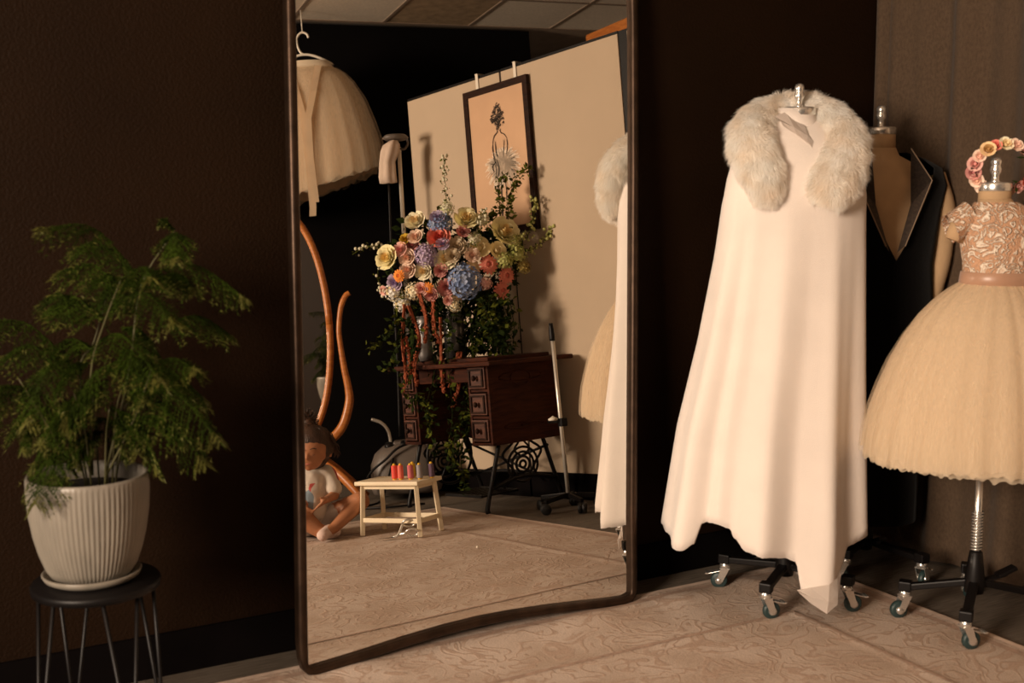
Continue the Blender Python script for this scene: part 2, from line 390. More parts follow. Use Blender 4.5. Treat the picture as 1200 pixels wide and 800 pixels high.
# ------------------------------------------------------------------ leaning mirror
mn = Vector((0.0305, -0.9967, 0.0750)).normalized()              # faces the room, leaning back
mo = Vector((1.55, 2.865, 0.0)); mx = Vector((1, 0, 0)); mx = (mx - mn*mx.dot(mn)).normalized(); my = -mn.cross(mx)
if my.z < 0: my = -my
def mp3(x, z, off=0.0):        # the point of the mirror plane at world x and height z, pushed off it
    a = mo + my*((z)/my.z); b = a + mx*((x-a.x)/mx.x); b = b + my*((z-b.z)/my.z); return b + mn*off
def outline(ins=0.0):
    P = []
    L0 = [(1.90, 1.049), (1.75, 1.046), (1.3, 1.032), (0.88, 1.021), (0.44, 1.007), (0.10, 0.994)]
    # down the left side
    zt = 1.905 - ins
    for z, x in L0[1:]: P.append((x+ins, z))
    cr = [(0.996, 0.055), (1.003, 0.028), (1.018, 0.011), (1.040, 0.006)]
    P += [(x+ins*0.9*(1-k/3), z+ins*(0.25+0.75*k/3)) for k, (x, z) in enumerate(cr)]
    bot = [(1.10, 0.010), (1.19, 0.017), (1.30, 0.028), (1.425, 0.036), (1.54, 0.039), (1.65, 0.036), (1.77, 0.029), (1.89, 0.019), (1.98, 0.010), (2.045, 0.006)]
    P += [(x, z+ins) for x, z in bot]
    cr = [(2.070, 0.010), (2.086, 0.024), (2.094, 0.050)]
    P += [(x-ins*(0.3+0.6*k/2), z+ins*(1-0.8*k/2)) for k, (x, z) in enumerate(cr)]
    for z, x in ((0.28, 2.103), (0.8, 2.127), (1.32, 2.150), (1.76, 2.165), (1.84, 2.166)): P.append((x-ins, z))
    rt = [(2.163, 1.875), (2.150, 1.895), (2.125, 1.905)]
    P += [(x-ins*(1-k/2), z-ins*k/2) for k, (x, z) in enumerate(rt)]
    P.append((1.6, zt)); P.append((1.09, zt))
    P += [(1.062+ins*0.5, 1.895-ins*0.5), (1.050+ins, 1.875)]
    return P
mir = empty('standing_mirror', (1.55, 2.865, 0), 'tall mirror in a thin dark bronze frame leaning on the brown wall', 'mirror')
def relp(v, o): return Vector(v) - o.location
bm = BM()
O_ = outline(0); I_ = outline(0.026); n = len(O_)
sect = []
for (a, b) in zip(O_, I_):
    m_ = ((a[0]+b[0])/2, (a[1]+b[1])/2)
    sect.append([mp3(*a, -0.012), mp3(*a, 0.010), mp3(a[0]*.8+b[0]*.2, a[1]*.8+b[1]*.2, 0.018), mp3(b[0]*.8+a[0]*.2, b[1]*.8+a[1]*.2, 0.018), mp3(*b, 0.011), mp3(*b, -0.012)])
V = [[bm.verts.new(p - mir.location) for p in s] for s in sect]
for i in range(n):
    a = V[i]; b = V[(i+1) % n]
    for k in range(6): bm.faces.new((a[k], a[(k+1) % 6], b[(k+1) % 6], b[k])).smooth = (k in (1, 2, 3))
bmesh.ops.recalc_face_normals(bm, faces=bm.faces)
obj('frame', bm, M_bronze, mir)
bm = BM(); bm.faces.new([bm.verts.new(mp3(*p, 0.0) - mir.location) for p in outline(0.020)])
bk = [bm.verts.new(mp3(*p, -0.004) - mir.location) for p in outline(0.020)]; bm.faces.new(bk[::-1])
bmesh.ops.recalc_face_normals(bm, faces=bm.faces)
obj('glass', bm, M_mirror, mir)
bm = BM(); bm.faces.new([bm.verts.new(mp3(*p, -0.0115) - mir.location) for p in outline(0.004)])
obj('backing', bm, M_black, mir)

# ------------------------------------------------------------------ plant, pot, stool
PP = Vector((0.475, 2.70, 0)); ST = 0.405
t = empty('plant_stool', PP, 'round black stool on hairpin legs under the potted fern', 'stool')
bm = BM(); lathe(bm, [(0, ST-0.022), (0.128, ST-0.022), (0.138, ST-0.018), (0.140, ST-0.006), (0.136, ST), (0, ST)], n=48)
obj('seat', bm, M_black, t, True)
for a in (0.25, 1.82, 3.39, 4.96):
    bm = BM(); r0, r1 = 0.122, 0.150
    p = []
    for s in (-1, 1): p.append((r0*math.cos(a+s*0.33), r0*math.sin(a+s*0.33), ST-0.02))
    f0 = (r1*math.cos(a), r1*math.sin(a), 0.006)
    tube(bm, [p[0], (f0[0]*0.995, f0[1]*0.995, 0.02), f0], 0.0045, 8, 1)
    tube(bm, [p[1], (f0[0]*0.985, f0[1]*0.985, 0.02), f0], 0.0045, 8, 1)
    obj('leg', bm, M_black, t)
t = empty('plant_pot', PP + Vector((0, 0, ST)) - UC*0.008, 'ribbed grey white stoneware pot with a matching saucer', 'pot')
prof = [(0.070, 0.012), (0.085, 0.014), (0.097, 0.035), (0.109, 0.070), (0.119, 0.110), (0.126, 0.155), (0.1295, 0.200), (0.1300, 0.228), (0.1305, 0.238), (0.128, 0.243), (0.121, 0.242), (0.118, 0.232), (0.116, 0.205), (0.0, 0.203)]
bm = BM(); nn = 288; rr = []
for k, (r, z) in enumerate(prof):
    rg = []
    for j in range(nn):
        a = 2*PI*j/nn; amp = 0.0016 if 2 <= k <= 6 else (0.0008 if k in (1, 7) else 0)
        q = r + amp*(abs(math.sin(a*36))*2 - 1.2); rg.append(Vector((q*math.cos(a), q*math.sin(a), z)))
    rr.append(rg)
R_ = rings_loft(bm, rr, mi=0); bm.faces.new(R_[0][::-1])
for f in bm.faces:
    if f.calc_center_median().z > 0.2 and f.calc_center_median().xy.length < 0.1165: f.material_index = 1
obj('vessel', bm, [M_potglaze, M_soil], t)
bm = BM(); lathe(bm, [(0, 0.001), (0.085, 0.001), (0.102, 0.010), (0.107, 0.020), (0.104, 0.023), (0.098, 0.016), (0.08, 0.011), (0, 0.011)], n=64)
obj('saucer', bm, M_potglaze, t, True)

STEMS = [[(0.016, 0.648), (0.024, 0.875), (0.065, 0.99), (0.114, 1.09)], [(0.055, 0.648), (0.094, 0.875), (0.128, 1.063), (0.207, 1.186)], [(-0.014, 0.648), (-0.028, 0.871), (-0.002, 0.932), (0.035, 1.067)], [(-0.033, 0.644), (-0.073, 0.779), (-0.112, 0.875)], [(0.065, 0.644), (0.114, 0.779), (0.163, 0.894)]]
FRONDS = [(0.114,1.09,-0.024,1.195),(0.104,1.086,-0.037,1.143),(0.085,1.038,-0.081,1.09),(0.207,1.186,0.179,1.197),(0.207,1.172,0.232,1.124),(0.128,1.086,0.36,1.038),(0.065,1.024,0.232,0.999),(0.045,0.99,-0.098,1.005),(0.026,0.942,0.213,0.884),(0.006,0.923,-0.108,0.894),(0.163,0.971,0.297,0.942),(0.085,0.932,0.144,0.821),(0.035,0.875,0.183,0.827),(0.104,0.836,0.325,0.756),(0.085,0.817,0.278,0.692),(0.065,0.798,0.144,0.654),(-0.024,0.871,-0.211,0.99),(-0.033,0.855,-0.23,0.894),(-0.053,0.798,-0.22,0.817),(-0.063,0.779,-0.201,0.721),(-0.014,0.798,-0.112,0.673),(0.006,0.779,-0.053,0.648),(-0.004,0.817,-0.063,0.74),(0.026,0.779,0.055,0.673),(0.045,0.798,0.114,0.702),(-0.093,0.836,-0.191,0.779),(-0.033,0.74,-0.152,0.74),(0.144,1.067,0.252,1.057),(0.045,0.855,-0.024,0.759),(0.085,0.875,0.242,0.798),(0.075,0.971,0.134,0.894),(0.035,1.009,0.104,1.067),(0.128,1.057,0.193,1.09),(0.006,0.894,-0.073,0.827),(0.114,0.779,0.213,0.721),(-0.043,0.702,-0.057,0.625),(-0.093,0.759,-0.142,0.702),(0.114,0.855,0.262,0.894),(-0.014,0.971,-0.093,1.038),(0.085,0.99,0.026,1.086),(0.026,0.74,-0.014,0.683),(0.065,0.74,0.154,0.74)]
F = Fr(PP, UC, DC)
plant = empty('potted_fern', PP + Vector((0, 0, ST+0.203)), 'feathery green asparagus fern growing in the ribbed stoneware pot', 'plant')
pz = Vector((0, 0, ST+0.203))
dep = [0.02, 0.0, -0.02, 0.03, 0.02]
for k, s in enumerate(STEMS):
    bm = BM(); tube(bm, [F(u*(0.6 if i == 0 else 1), dep[k]*(1+i), z) - pz for i, (u, z) in enumerate(s)], [0.0032, 0.0026, 0.0014], 6, 5)
    obj('stem', bm, M_stem, plant)
for k in range(9):
    a = k*2.4; bm = BM(); z0 = 0.648
    tube(bm, [F(0.02+0.03*math.cos(a), 0.035*math.sin(a), z0-0.04) - pz, F(0.02+0.05*math.cos(a), 0.05*math.sin(a), z0+0.06+0.01*k) - pz, F(0.02+0.08*math.cos(a), 0.08*math.sin(a), z0+0.12+0.012*k) - pz], [0.0024, 0.0016], 5, 4)
    obj('stem', bm, M_stem, plant)
def frond(a, b, seed):
    rnd = random.Random(seed); bm = BM()
    a = Vector(a); b = Vector(b); d = b - a; L_ = d.length
    mid = (a+b)/2 + Vector((0, 0, 0.16*L_ + 0.01)) + Vector((rnd.uniform(-1, 1), rnd.uniform(-1, 1), 0))*0.012
    P = catmull([a, mid, b - Vector((0, 0, 0.0))], 16)
    tube(bm, P, [0.0012, 0.0009, 0.0005], 4, 1)
    n = len(P)
    for i in range(2, n):
        s = i/(n-1); t = (P[min(i+1, n-1)] - P[i-1]).normalized()
        side = t.cross(Vector((0, 0, 1)))
        side = side.normalized() if side.length > 1e-4 else Vector((1, 0, 0))
        bl = (0.062*math.sin(PI*min(1, s*0.86+0.14))**0.6 + 0.012)*min(1.15, L_/0.16)*rnd.uniform(0.75, 1.15)
        for sg in (-1, 1):
            dirv = (side*sg*rnd.uniform(0.7, 1) + t*rnd.uniform(0.35, 0.75) + Vector((0, 0, rnd.uniform(-0.75, -0.15)))).normalized()
            m = 9
            for j in range(m):
                q0 = P[i] + dirv*bl*j/m + Vector((0, 0, -0.35*bl*(j/m)**2))
                q1 = P[i] + dirv*bl*(j+1)/m + Vector((0, 0, -0.35*bl*((j+1)/m)**2))
                w_ = t*0.0006
                bm.faces.new([bm.verts.new(v) for v in (q0-w_, q0+w_, q1)])
                for s2 in (-1, 1, 0):
                    nd = (dirv*0.8 + t*s2*rnd.uniform(0.5, 1.1) + Vector((0, 0, rnd.uniform(-0.3, 0.5)))).normalized()
                    nl = 0.0115*rnd.uniform(0.7, 1.25); wv = nd.cross(Vector((rnd.uniform(-1, 1), rnd.uniform(-1, 1), 1))).normalized()*0.0012
                    f = bm.faces.new([bm.verts.new(v) for v in (q0-wv, q0+nd*nl, q0+wv)])
                    if (j > m-3 and rnd.random() < 0.5) or s > 0.93: f.material_index = 1
    return bm
for k, (u0, z0, u1, z1) in enumerate(FRONDS):
    r = random.Random(k*3+1); d0 = r.uniform(-0.02, 0.03); d1 = r.uniform(-0.14, 0.20)
    obj('frond', frond(F(u0, d0, z0) - pz, F(u1, d1, z1) - pz, k), [M_frond, M_frondtip], plant)
for k in range(4):
    r = random.Random(900+k); u0 = r.uniform(-0.03, 0.1); z0 = r.uniform(0.76, 0.98); a = r.uniform(0, 2*PI)
    obj('frond', frond(F(u0, 0, z0) - pz, F(u0+0.14*math.cos(a), 0.19*math.sin(a), z0+r.uniform(-0.13, 0.0)) - pz, 500+k), [M_frond, M_frondtip], plant)

# ------------------------------------------------------------------ dress forms
def caster(parent, loc, ang, brake=True, wheel=M_rubber):
    """swivel caster: stem, fork, wheel, brake pedal"""
    c = BM(); lathe(c, [(0, 0.098), (0.011, 0.098), (0.012, 0.085), (0.016, 0.080), (0.017, 0.068), (0.012, 0.064), (0, 0.064)], n=16)
    o = obj('caster', c, M_steel, parent); o.location = loc; o.rotation_euler.z = ang
    b = BM()
    for s in (-1, 1):
        vs = [b.verts.new((x, s*0.0145, z)) for x, z in ((-0.014, 0.068), (0.012, 0.068), (0.026, 0.026), (0.018, 0.018), (0.006, 0.024))]
        f = b.faces.new(vs); r = bmesh.ops.extrude_face_region(b, geom=[f]); bmesh.ops.translate(b, vec=(0, s*0.0022, 0), verts=[v for v in r['geom'] if isinstance(v, bmesh.types.BMVert)])
    box(b, (0, 0, 0.067), (0.03, 0.032, 0.004))
    bmesh.ops.recalc_face_normals(b, faces=b.faces); obj('fork', b, M_steel, o)
    b = BM(); Mx = Matrix.Translation((0.018, 0, 0.026)) @ Matrix.Rotation(PI/2, 4, 'X')
    lathe(b, [(0.006, -0.009), (0.021, -0.009), (0.026, -0.006), (0.0262, 0.006), (0.021, 0.009), (0.006, 0.009)], n=24, M=Mx)
    obj('wheel', b, wheel, o)
    b = BM(); lathe(b, [(0, -0.0175), (0.011, -0.0165), (0.013, -0.010), (0.013, 0.010), (0.011, 0.0165), (0, 0.0165)], n=16, M=Mx); obj('axle', b, M_steel, o)
    if brake:
        b = BM(); bar(b, (0.006, 0, 0.060), (0.056, 0, 0.046), 0.026, 0.003, 0.001); box(b, (0.056, 0, 0.048), (0.010, 0.030, 0.004))
        obj('brake_lever', b, M_steel, o)
    return o
def dress_form(loc, label, casters, s_top, female=True, sz=1.0, hub=0.12, top=1.49, spring=(0.22, 0.40), pedal=(0.1, 0.0), torso=True, knob_r=0.013):
    t = empty('dress_form', loc, label, 'dress form')
    # pole and base
    b = BM(); tube(b, [(0, 0, hub-0.03), (0, 0, s_top)], 0.011, 12, 1); obj('pole', b, M_steel, t)
    b = BM(); hx = [(0.0155*math.cos(a), 0.0155*math.sin(a), spring[0] + (spring[1]-spring[0])*a/(2*PI*13)) for a in np.linspace(0, 2*PI*13, 13*12)]
    tube(b, hx, 0.0024, 5, 1); obj('spring', b, M_steel, t)
    b = BM(); lathe(b, [(0, hub-0.045), (0.026, hub-0.045), (0.03, hub-0.02), (0.024, hub+0.03), (0.018, hub+0.075), (0.013, hub+0.08), (0, hub+0.08)], n=20); obj('hub', b, M_black, t)
    b = BM(); lathe(b, [(0, s_top-0.02), (0.016, s_top-0.02), (0.024, s_top-0.005), (0.026, s_top+0.012), (0.02, s_top+0.02), (0, s_top+0.02)], n=16); obj('collar', b, M_black, t)
    for k, (cx, cy, ang, br) in enumerate(casters):
        p = Vector((cx, cy, 0)) - Vector((loc[0], loc[1], 0)); e = p.normalized()
        b = BM(); bar(b, e*0.015 + Vector((0, 0, hub-0.015)), p + Vector((0, 0, 0.094)), 0.026, 0.020, 0.004)
        box(b, p + Vector((0, 0, 0.098)), (0.036, 0.036, 0.030), Matrix.Rotation(math.atan2(e.y, e.x), 3, 'Z'), 0.004)
        obj('base_arm', b, M_black, t)
        caster(t, p, ang, br)
    b = BM(); pd = Vector((pedal[0], pedal[1], 0)); bar(b, Vector((0, 0, hub-0.02)), pd + Vector((0, 0, hub+0.005)), 0.016, 0.01)
    box(b, pd + Vector((0, 0, hub+0.012)), (0.06, 0.03, 0.012), Matrix.Rotation(math.atan2(pedal[1], pedal[0]), 3, 'Z') @ Matrix.Rotation(-0.4, 3, 'Y'), 0.003)
    obj('foot_pedal', b, M_black, t)
    # neck, cap and knob
    nr = 0.048*sz
    b = BM(); lathe(b, [(nr*1.02, top-0.06), (nr, top-0.014), (nr, top-0.004)], n=32); obj('neck', b, M_cloth, t, True)
    b = BM(); lathe(b, [(nr*1.01, top-0.006), (nr*1.03, top-0.004), (nr*1.03, top+0.014), (nr*0.98, top+0.018), (0, top+0.020)], n=32); obj('neck_cap', b, M_steel, t, True)
    b = BM(); k = knob_r; lathe(b, [(0, top+0.012), (k*1.1, top+0.018), (k*0.75, top+0.024), (k*0.7, top+0.038), (k*1.0, top+0.044), (k*1.15, top+0.055), (k*0.9, top+0.062), (k*0.95, top+0.066), (k*1.1, top+0.074), (k*0.85, top+0.084), (0, top+0.088)], n=20)
    obj('knob', b, M_steel, t, True)
    return t
def torso_mesh(rows, U=UC, D=DC, n=48):
    """rows: z, half width, half depth, centre offset u"""
    bm = BM(); rings = []
    for z, a, c_, u in rows:
        rings.append([U*(u + a*math.cos(2*PI*j/n)) + D*(c_*math.sin(2*PI*j/n)) + Vector((0, 0, z)) for j in range(n)])
    rings_loft(bm, rings, cap0=True, cap1=True); return bm
CF = (2.497, 2.659, 0.010)
f1 = dress_form(CF, 'black wheeled dress form base carrying the white fur-collared cape', [(2.407, 2.833, 2.4, True), (2.332, 2.558, -0.25, True), (2.587, 2.485, -0.4, True), (2.662, 2.760, 0.8, True)], 0.62, top=1.478, hub=0.125, spring=(0.2, 0.4), pedal=(0.02, -0.11))
obj('torso', torso_mesh([(0.62, 0.13, 0.10, 0), (0.8, 0.15, 0.12, 0), (1.02, 0.12, 0.09, 0), (1.2, 0.145, 0.12, 0), (1.32, 0.15, 0.10, 0), (1.385, 0.10, 0.07, 0), (1.43, 0.052, 0.05, 0), (1.46, 0.048, 0.048, 0)]), M_cloth, f1, True)

# ------------------------------------------------------------------ cape with fur collar
cape = empty('fur_collar_cape', (CF[0], CF[1], 1.45), 'long white wool cape with thick cream fur collar on a dress form', 'cape')
cz = Vector((0, 0, 1.45))
hem_t = [(0, .25), (20, .24), (36, .22), (46, .17), (52, .13), (57, .085), (62, .068), (66, .066), (70, .085), (75, .115), (79, .20), (88, .215), (97, .225), (108, .235), (115, .262), (119, .29), (127, .30), (135, .298), (138, .292), (140.5, .232), (146, .212), (156, .218), (168, .226), (178, .228), (184, .245), (192, .25), (220, .28), (270, .26), (320, .26), (360, .25)]
def hemz(deg):
    for (a, z0), (b, z1) in zip(hem_t, hem_t[1:]):
        if a <= deg <= b: s = (deg-a)/(b-a); s = s*s*(3-2*s); return z0 + (z1-z0)*s
    return .25
prof_z = [1.470, 1.455, 1.42, 1.37, 1.31, 1.25]; prof_r = [0.062, 0.085, 0.135, 0.180, 0.203, 0.212]
Lz = [(1.25, -.214, .205), (1.07, -.235, .209), (.814, -.277, .214), (.553, -.332, .218), (.25, -.372, .226), (0, -.39, .225)]
def lr(z):
    for (a, l0, r0), (b, l1, r1) in zip(Lz, Lz[1:]):
        if b <= z <= a: s = (a-z)/(a-b); return l0+(l1-l0)*s, r0+(r1-r0)*s
    return (Lz[0][1], Lz[0][2]) if z > 1.25 else (Lz[-1][1], Lz[-1][2])
folds = [(150, 9, .050), (118, 8, -.020), (100, 8, .032), (82, 7, -.016), (62, 8, .040), (38, 9, -.022), (20, 9, .028), (135, 6, -.030), (172, 8, -.012), (190, 9, .02), (215, 10, -.03), (240, 10, .03), (265, 10, -.03), (290, 10, .03), (315, 10, -.03), (340, 10, .02)]
def capept(deg, z, inset=0.0):
    a = math.radians(deg)
    if z >= 1.25:
        r = np.interp(-z, [-q for q in prof_z], prof_r); l_, r_ = -r*1.0, r*0.97
    else: l_, r_ = lr(z)
    cu = (l_+r_)/2; R = (r_-l_)/2; g = max(0, min(1, (1.30-z)/1.05))**1.15
    off = 0
    for c0, wd, amp in folds:
        q = (deg-c0+180) % 360 - 180; off += amp*math.exp(-(q/wd)**2)*g
    off += 0.004*g*noise.noise((deg*0.05, z*2, 0))
    rr = R - inset + off*0.62
    dp = (0.56 + 0.22*g) if deg < 180 else .75
    return UC*(cu + rr*math.cos(a)) + DC*((R*dp - inset + off)*math.sin(a)) + Vector((0, 0, z))
def cape_mesh(inset):
    bm = BM(); N = 300; rows = 46; rings = []
    for i in range(rows+1):
        rg = []
        for j in range(N):
            deg = 360*j/N; hz = hemz(deg) + 0.003*noise.noise((deg*1.4, 0, 3)); s = i/rows
            if i < 9: z = 1.470 + (1.25-1.470)*i/9
            else: z = 1.25 + (hz-1.25)*(i-9)/(rows-9)
            rg.append(capept(deg, z, inset) - cz)
        rings.append(rg)
    return bm, rings
bm, ro = cape_mesh(0.0); _b, ri = cape_mesh(0.005); _b.free()
rings_loft(bm, ro + ri[::-1])
body = obj('cape_body', bm, M_wool, cape)
# the turned corner of the hem in front
bm = BM(); q = []
bl = [capept(78, .118, -.003), capept(72, .130, -.006), capept(64, .145, -.008), capept(57, .155, -.006), capept(51, .168, -.003)]
tp_ = [capept(77, .110, -.008), capept(72, .085, -.018), capept(66, .062, -.022), capept(60, .085, -.020), capept(53, .145, -.010)]
rings_loft(bm, [[p - cz for p in bl], [(a*0.45 + b*0.55) + DC*0.008 - cz for a, b in zip(bl, tp_)], [p - cz for p in tp_]], closed=False, smooth=False)
bmesh.ops.solidify(bm, geom=bm.faces[:], thickness=0.003); bmesh.ops.recalc_face_normals(bm, faces=bm.faces); obj('turned_corner', bm, M_wool, cape)
# lining flap standing at the throat and the little folded tie
bm = BM()
rings = []
for z, r, u0 in ((1.30, .105, .0), (1.36, .088, .0), (1.41, .070, 0), (1.455, .060, -.002), (1.492, .056, -.006)):
    rings.append([UC*(u0 + r*math.cos(a)) + DC*(0.0 + (r*0.85)*math.sin(a)) + Vector((0, 0, z + 0.012*math.cos(a-2.6)*(z-1.3)/.2)) - cz for a in [2*PI*j/40 for j in range(40)]])
rings_loft(bm, rings, cap1=True); obj('stand_collar', bm, M_wool, cape, True)
bm = BM()
A = [(-.078, .090, 1.478), (-.045, .085, 1.492), (.0, .08, 1.486), (.04, .08, 1.465), (.066, .085, 1.420)]
B = [(-.066, .118, 1.462), (-.03, .128, 1.446), (.008, .134, 1.422), (.042, .136, 1.392), (.064, .132, 1.362)]
Ct = [(-.060, .128, 1.448), (-.024, .138, 1.424), (.010, .144, 1.398), (.040, .146, 1.370), (.060, .142, 1.342)]
rings_loft(bm, [[UC*u + DC*(d-.055) + Vector((0, 0, z)) - cz for u, d, z in r] for r in (A, B, Ct)], closed=False, smooth=False)
bmesh.ops.solidify(bm, geom=bm.faces[:], thickness=0.004); bmesh.ops.recalc_face_normals(bm, faces=bm.faces); obj('lapel_flap', bm, M_wool, cape)
# fur collar: a fat roll from one lappet round the neck to the other, with strands
FP = [(-.112, .105, 1.238, .026), (-.112, .110, 1.270, .046), (-.124, .100, 1.325, .060), (-.142, .070, 1.380, .068), (-.138, .01, 1.428, .070), (-.095, -.045, 1.468, .068), (-.03, -.07, 1.494, .058), (.035, -.07, 1.492, .062), (.092, -.03, 1.460, .070), (.122, .03, 1.405, .072), (.108, .085, 1.340, .074), (.068, .125, 1.275, .068), (.055, .13, 1.232, .038)]
cps = catmull([UC*u + DC*d + Vector((0, 0, z)) for u, d, z, r in FP], 8)
fr_ = frames(cps); m_ = len(cps)
def fr_r(s): s = s*(len(FP)-1); a = int(min(s, len(FP)-2)); return FP[a][3] + (FP[a+1][3]-FP[a][3])*(s-a)
bm = BM(); tube(bm, [p - cz for p in cps], [fr_r(i/(m_-1))*0.93 for i in range(m_)], 20, 1)
obj('fur_base', bm, M_fur, cape, True)
rs = np.random.RandomState(3); NF = 70000
s_ = rs.rand(NF); idx = s_*(m_-1); i0 = np.minimum(idx.astype(int), m_-2); fr2 = (idx-i0)[:, None]
Pc = np.array([list(f[0]) for f in fr_]); Tc = np.array([list(f[1]) for f in fr_]); Xc = np.array([list(f[2]) for f in fr_]); Yc = np.array([list(f[3]) for f in fr_])
def ip(A_): return A_[i0]*(1-fr2) + A_[i0+1]*fr2
ang = rs.rand(NF)*2*PI; rad = np.array([fr_r(v) for v in s_])
Nn = ip(Xc)*np.cos(ang)[:, None] + ip(Yc)*np.sin(ang)[:, None]
end = np.minimum(s_, 1-s_)[:, None]; sg = np.where(s_ < 0.5, -1, 1)[:, None]
root = ip(Pc) + Nn*(rad*0.9)[:, None]
Nn = Nn + ip(Tc)*sg*np.clip(1 - end/0.06, 0, 1)*1.3
clump = np.array([[noise.noise((p[0]*28, p[1]*28, p[2]*28)), noise.noise((p[0]*28+9, p[1]*28, p[2]*28)), noise.noise((p[0]*28, p[1]*28+5, p[2]*28))] for p in root])
D0 = Nn*0.70 + clump*0.75 + rs.randn(NF, 3)*0.20 + ip(Tc)*sg*0.65 + np.array([0, 0, -0.25])
D0 /= np.linalg.norm(D0, axis=1)[:, None]
ln = (0.016 + 0.014*rs.rand(NF))[:, None]
mid = root + D0*ln*0.55; tip = root + D0*ln + np.array([0, 0, -0.006]) + clump*0.006
wv = np.cross(D0, rs.randn(NF, 3)); wv /= np.linalg.norm(wv, axis=1)[:, None]; wv *= 0.0005
czv = np.array(list(cz))
vv = np.stack([root-wv, root+wv, mid+wv*0.8, mid-wv*0.8, tip], 1).reshape(-1, 3) - czv
base = (np.arange(NF)*5)[:, None]
me = bpy.data.meshes.new('fur_strands')
loops = np.concatenate([base+np.array([[0, 1, 2, 3]]), base+np.array([[3, 2, 4]])], 1).ravel().astype(np.int32)
me.vertices.add(NF*5); me.vertices.foreach_set('co', vv.ravel()); me.loops.add(len(loops)); me.loops.foreach_set('vertex_index', loops)
me.polygons.add(NF*2); st = (np.arange(NF)[:, None]*7 + np.array([[0, 4]])).ravel().astype(np.int32); me.polygons.foreach_set('loop_start', st)
me.polygons.foreach_set('loop_total', np.tile(np.array([4, 3], np.int32), NF)) if hasattr(me.polygons[0] if len(me.polygons) else None, 'x') else None
me.update(calc_edges=True); me.validate(); me.materials.append(M_fur)
fo = bpy.data.objects.new('fur_strands', me); link(fo); fo.parent = cape; fo['kind'] = 'stuff'

# ------------------------------------------------------------------ form with the black suit
SF = Vector((2.975, 2.79, 0))
f2 = dress_form(SF, 'tan cloth dress form wearing the long black sleeveless coat', [(2.975, 2.545, 0.3, True), (2.80, 2.70, 2.0, True), (3.02, 2.93, 0.9, False), (2.83, 2.97, 2, False)], 0.30, top=1.448, hub=0.11, spring=(0.17, 0.26), pedal=(-0.03, -0.09), knob_r=0.015)
obj('torso', torso_mesh([(0.45, 0.14, 0.11, 0.03), (0.9, 0.15, 0.12, 0.03), (1.05, 0.14, 0.10, 0.03), (1.22, 0.165, 0.11, 0.03), (1.30, 0.155, 0.10, 0.02), (1.345, 0.11, 0.075, 0.01), (1.375, 0.062, 0.055, 0), (1.40, 0.050, 0.050, 0)]), M_cloth, f2, True)
bm = BM(); tube(bm, [UC*0.185 + Vector((0, 0, 1.315)), UC*0.215 + Vector((0, 0, 1.2)), UC*0.212 + Vector((0, 0, 1.05)), UC*0.19 + Vector((0, 0, .93)), UC*0.17 + Vector((0, 0, .80))], [0.030, 0.038, 0.036, 0.032, 0.026], 16, 6)
obj('arm', bm, M_cloth, f2, True)
bm = BM(); tube(bm, [UC*-0.16 + Vector((0, 0, 1.315)), UC*-0.19 + Vector((0, 0, 1.15)), UC*-0.17 + Vector((0, 0, .85))], [0.030, 0.036, 0.026], 12, 6)
obj('arm', bm, M_cloth, f2, True)
coat = empty('sleeveless_coat', SF + Vector((0, 0, 1.35)), 'long black sleeveless coat with dark lapels on the middle dress form', 'coat')
zc = Vector((0, 0, 1.35))
def coat_ring(z, a, c_, u, gap):
    return [UC*(u + a*math.cos(t)) + DC*(c_*math.sin(t)) + Vector((0, 0, z)) - zc for t in np.linspace(PI/2 - gap, PI/2 + gap - 2*PI, 60)]
rows = [(1.385, .075, .062, .01, 1.15), (1.365, .125, .080, .02, .95), (1.335, .172, .098, .03, .80), (1.28, .190, .118, .03, .62), (1.2, .172, .126, .03, .44), (1.1, .160, .122, .03, .20), (1.03, .152, .118, .03, -.04), (.9, .160, .124, .03, -.05), (.6, .160, .13, .02, -.05), (.35, .152, .13, .015, -.05), (.175, .150, .13, .015, -.05)]
bm = BM(); rings_loft(bm, [coat_ring(*r) for r in rows], closed=False); bmesh.ops.solidify(bm, geom=bm.faces[:], thickness=0.004)
obj('coat_body', bm, M_velvet, coat, True)
for s in (1, -1):
    bm = BM(); pts = [(.062*s+.01, .085, 1.395), (.118*s+.01, .128, 1.295), (.03*s+.012, .158, 1.09), (.012*s+.01, .15, 1.07), (.055*s+.01, .128, 1.22)]
    V_ = [bm.verts.new(UC*u + DC*d + Vector((0, 0, z)) - zc) for u, d, z in pts]; bm.faces.new(V_); bmesh.ops.solidify(bm, geom=bm.faces[:], thickness=0.004)
    l_ = obj('lapel', bm, M_lapel, coat)
    bm = BM(); tube(bm, [UC*u + DC*(d+0.004) + Vector((0, 0, z)) - zc for u, d, z in pts[:3]], 0.0022, 6, 1); obj('piping', bm, M_trim, l_)

# ------------------------------------------------------------------ girl's form, dress, flower crown
GF = Vector((2.815, 2.216, 0.008))
f3 = dress_form(GF, "child size dress form on a chrome pole under the tulle dress", [(2.703, 2.369, 2.8, False), (2.655, 2.111, -0.3, True), (2.985, 2.150, -0.6, True), (3.0, 2.39, 0.5, True)], 0.50, sz=0.90, top=1.262, hub=0.15, spring=(0.23, 0.345), pedal=(0.09, -0.035), knob_r=0.015)
obj('torso', torso_mesh([(0.75, .09, .075, .02), (0.95, .09, .075, .02), (1.03, .082, .07, .02), (1.10, .085, .075, .02), (1.17, .092, .07, .02), (1.195, .085, .065, .02), (1.215, .05, .05, .01), (1.235, .044, .044, 0)]), M_cloth, f3, True)
bm = BM(); tube(bm, [UC*-0.085 + Vector((0, 0, 1.175)), UC*-0.107 + Vector((0, 0, 1.12))], [0.03, 0.026], 14, 1); obj('arm', bm, M_cloth, f3, True)
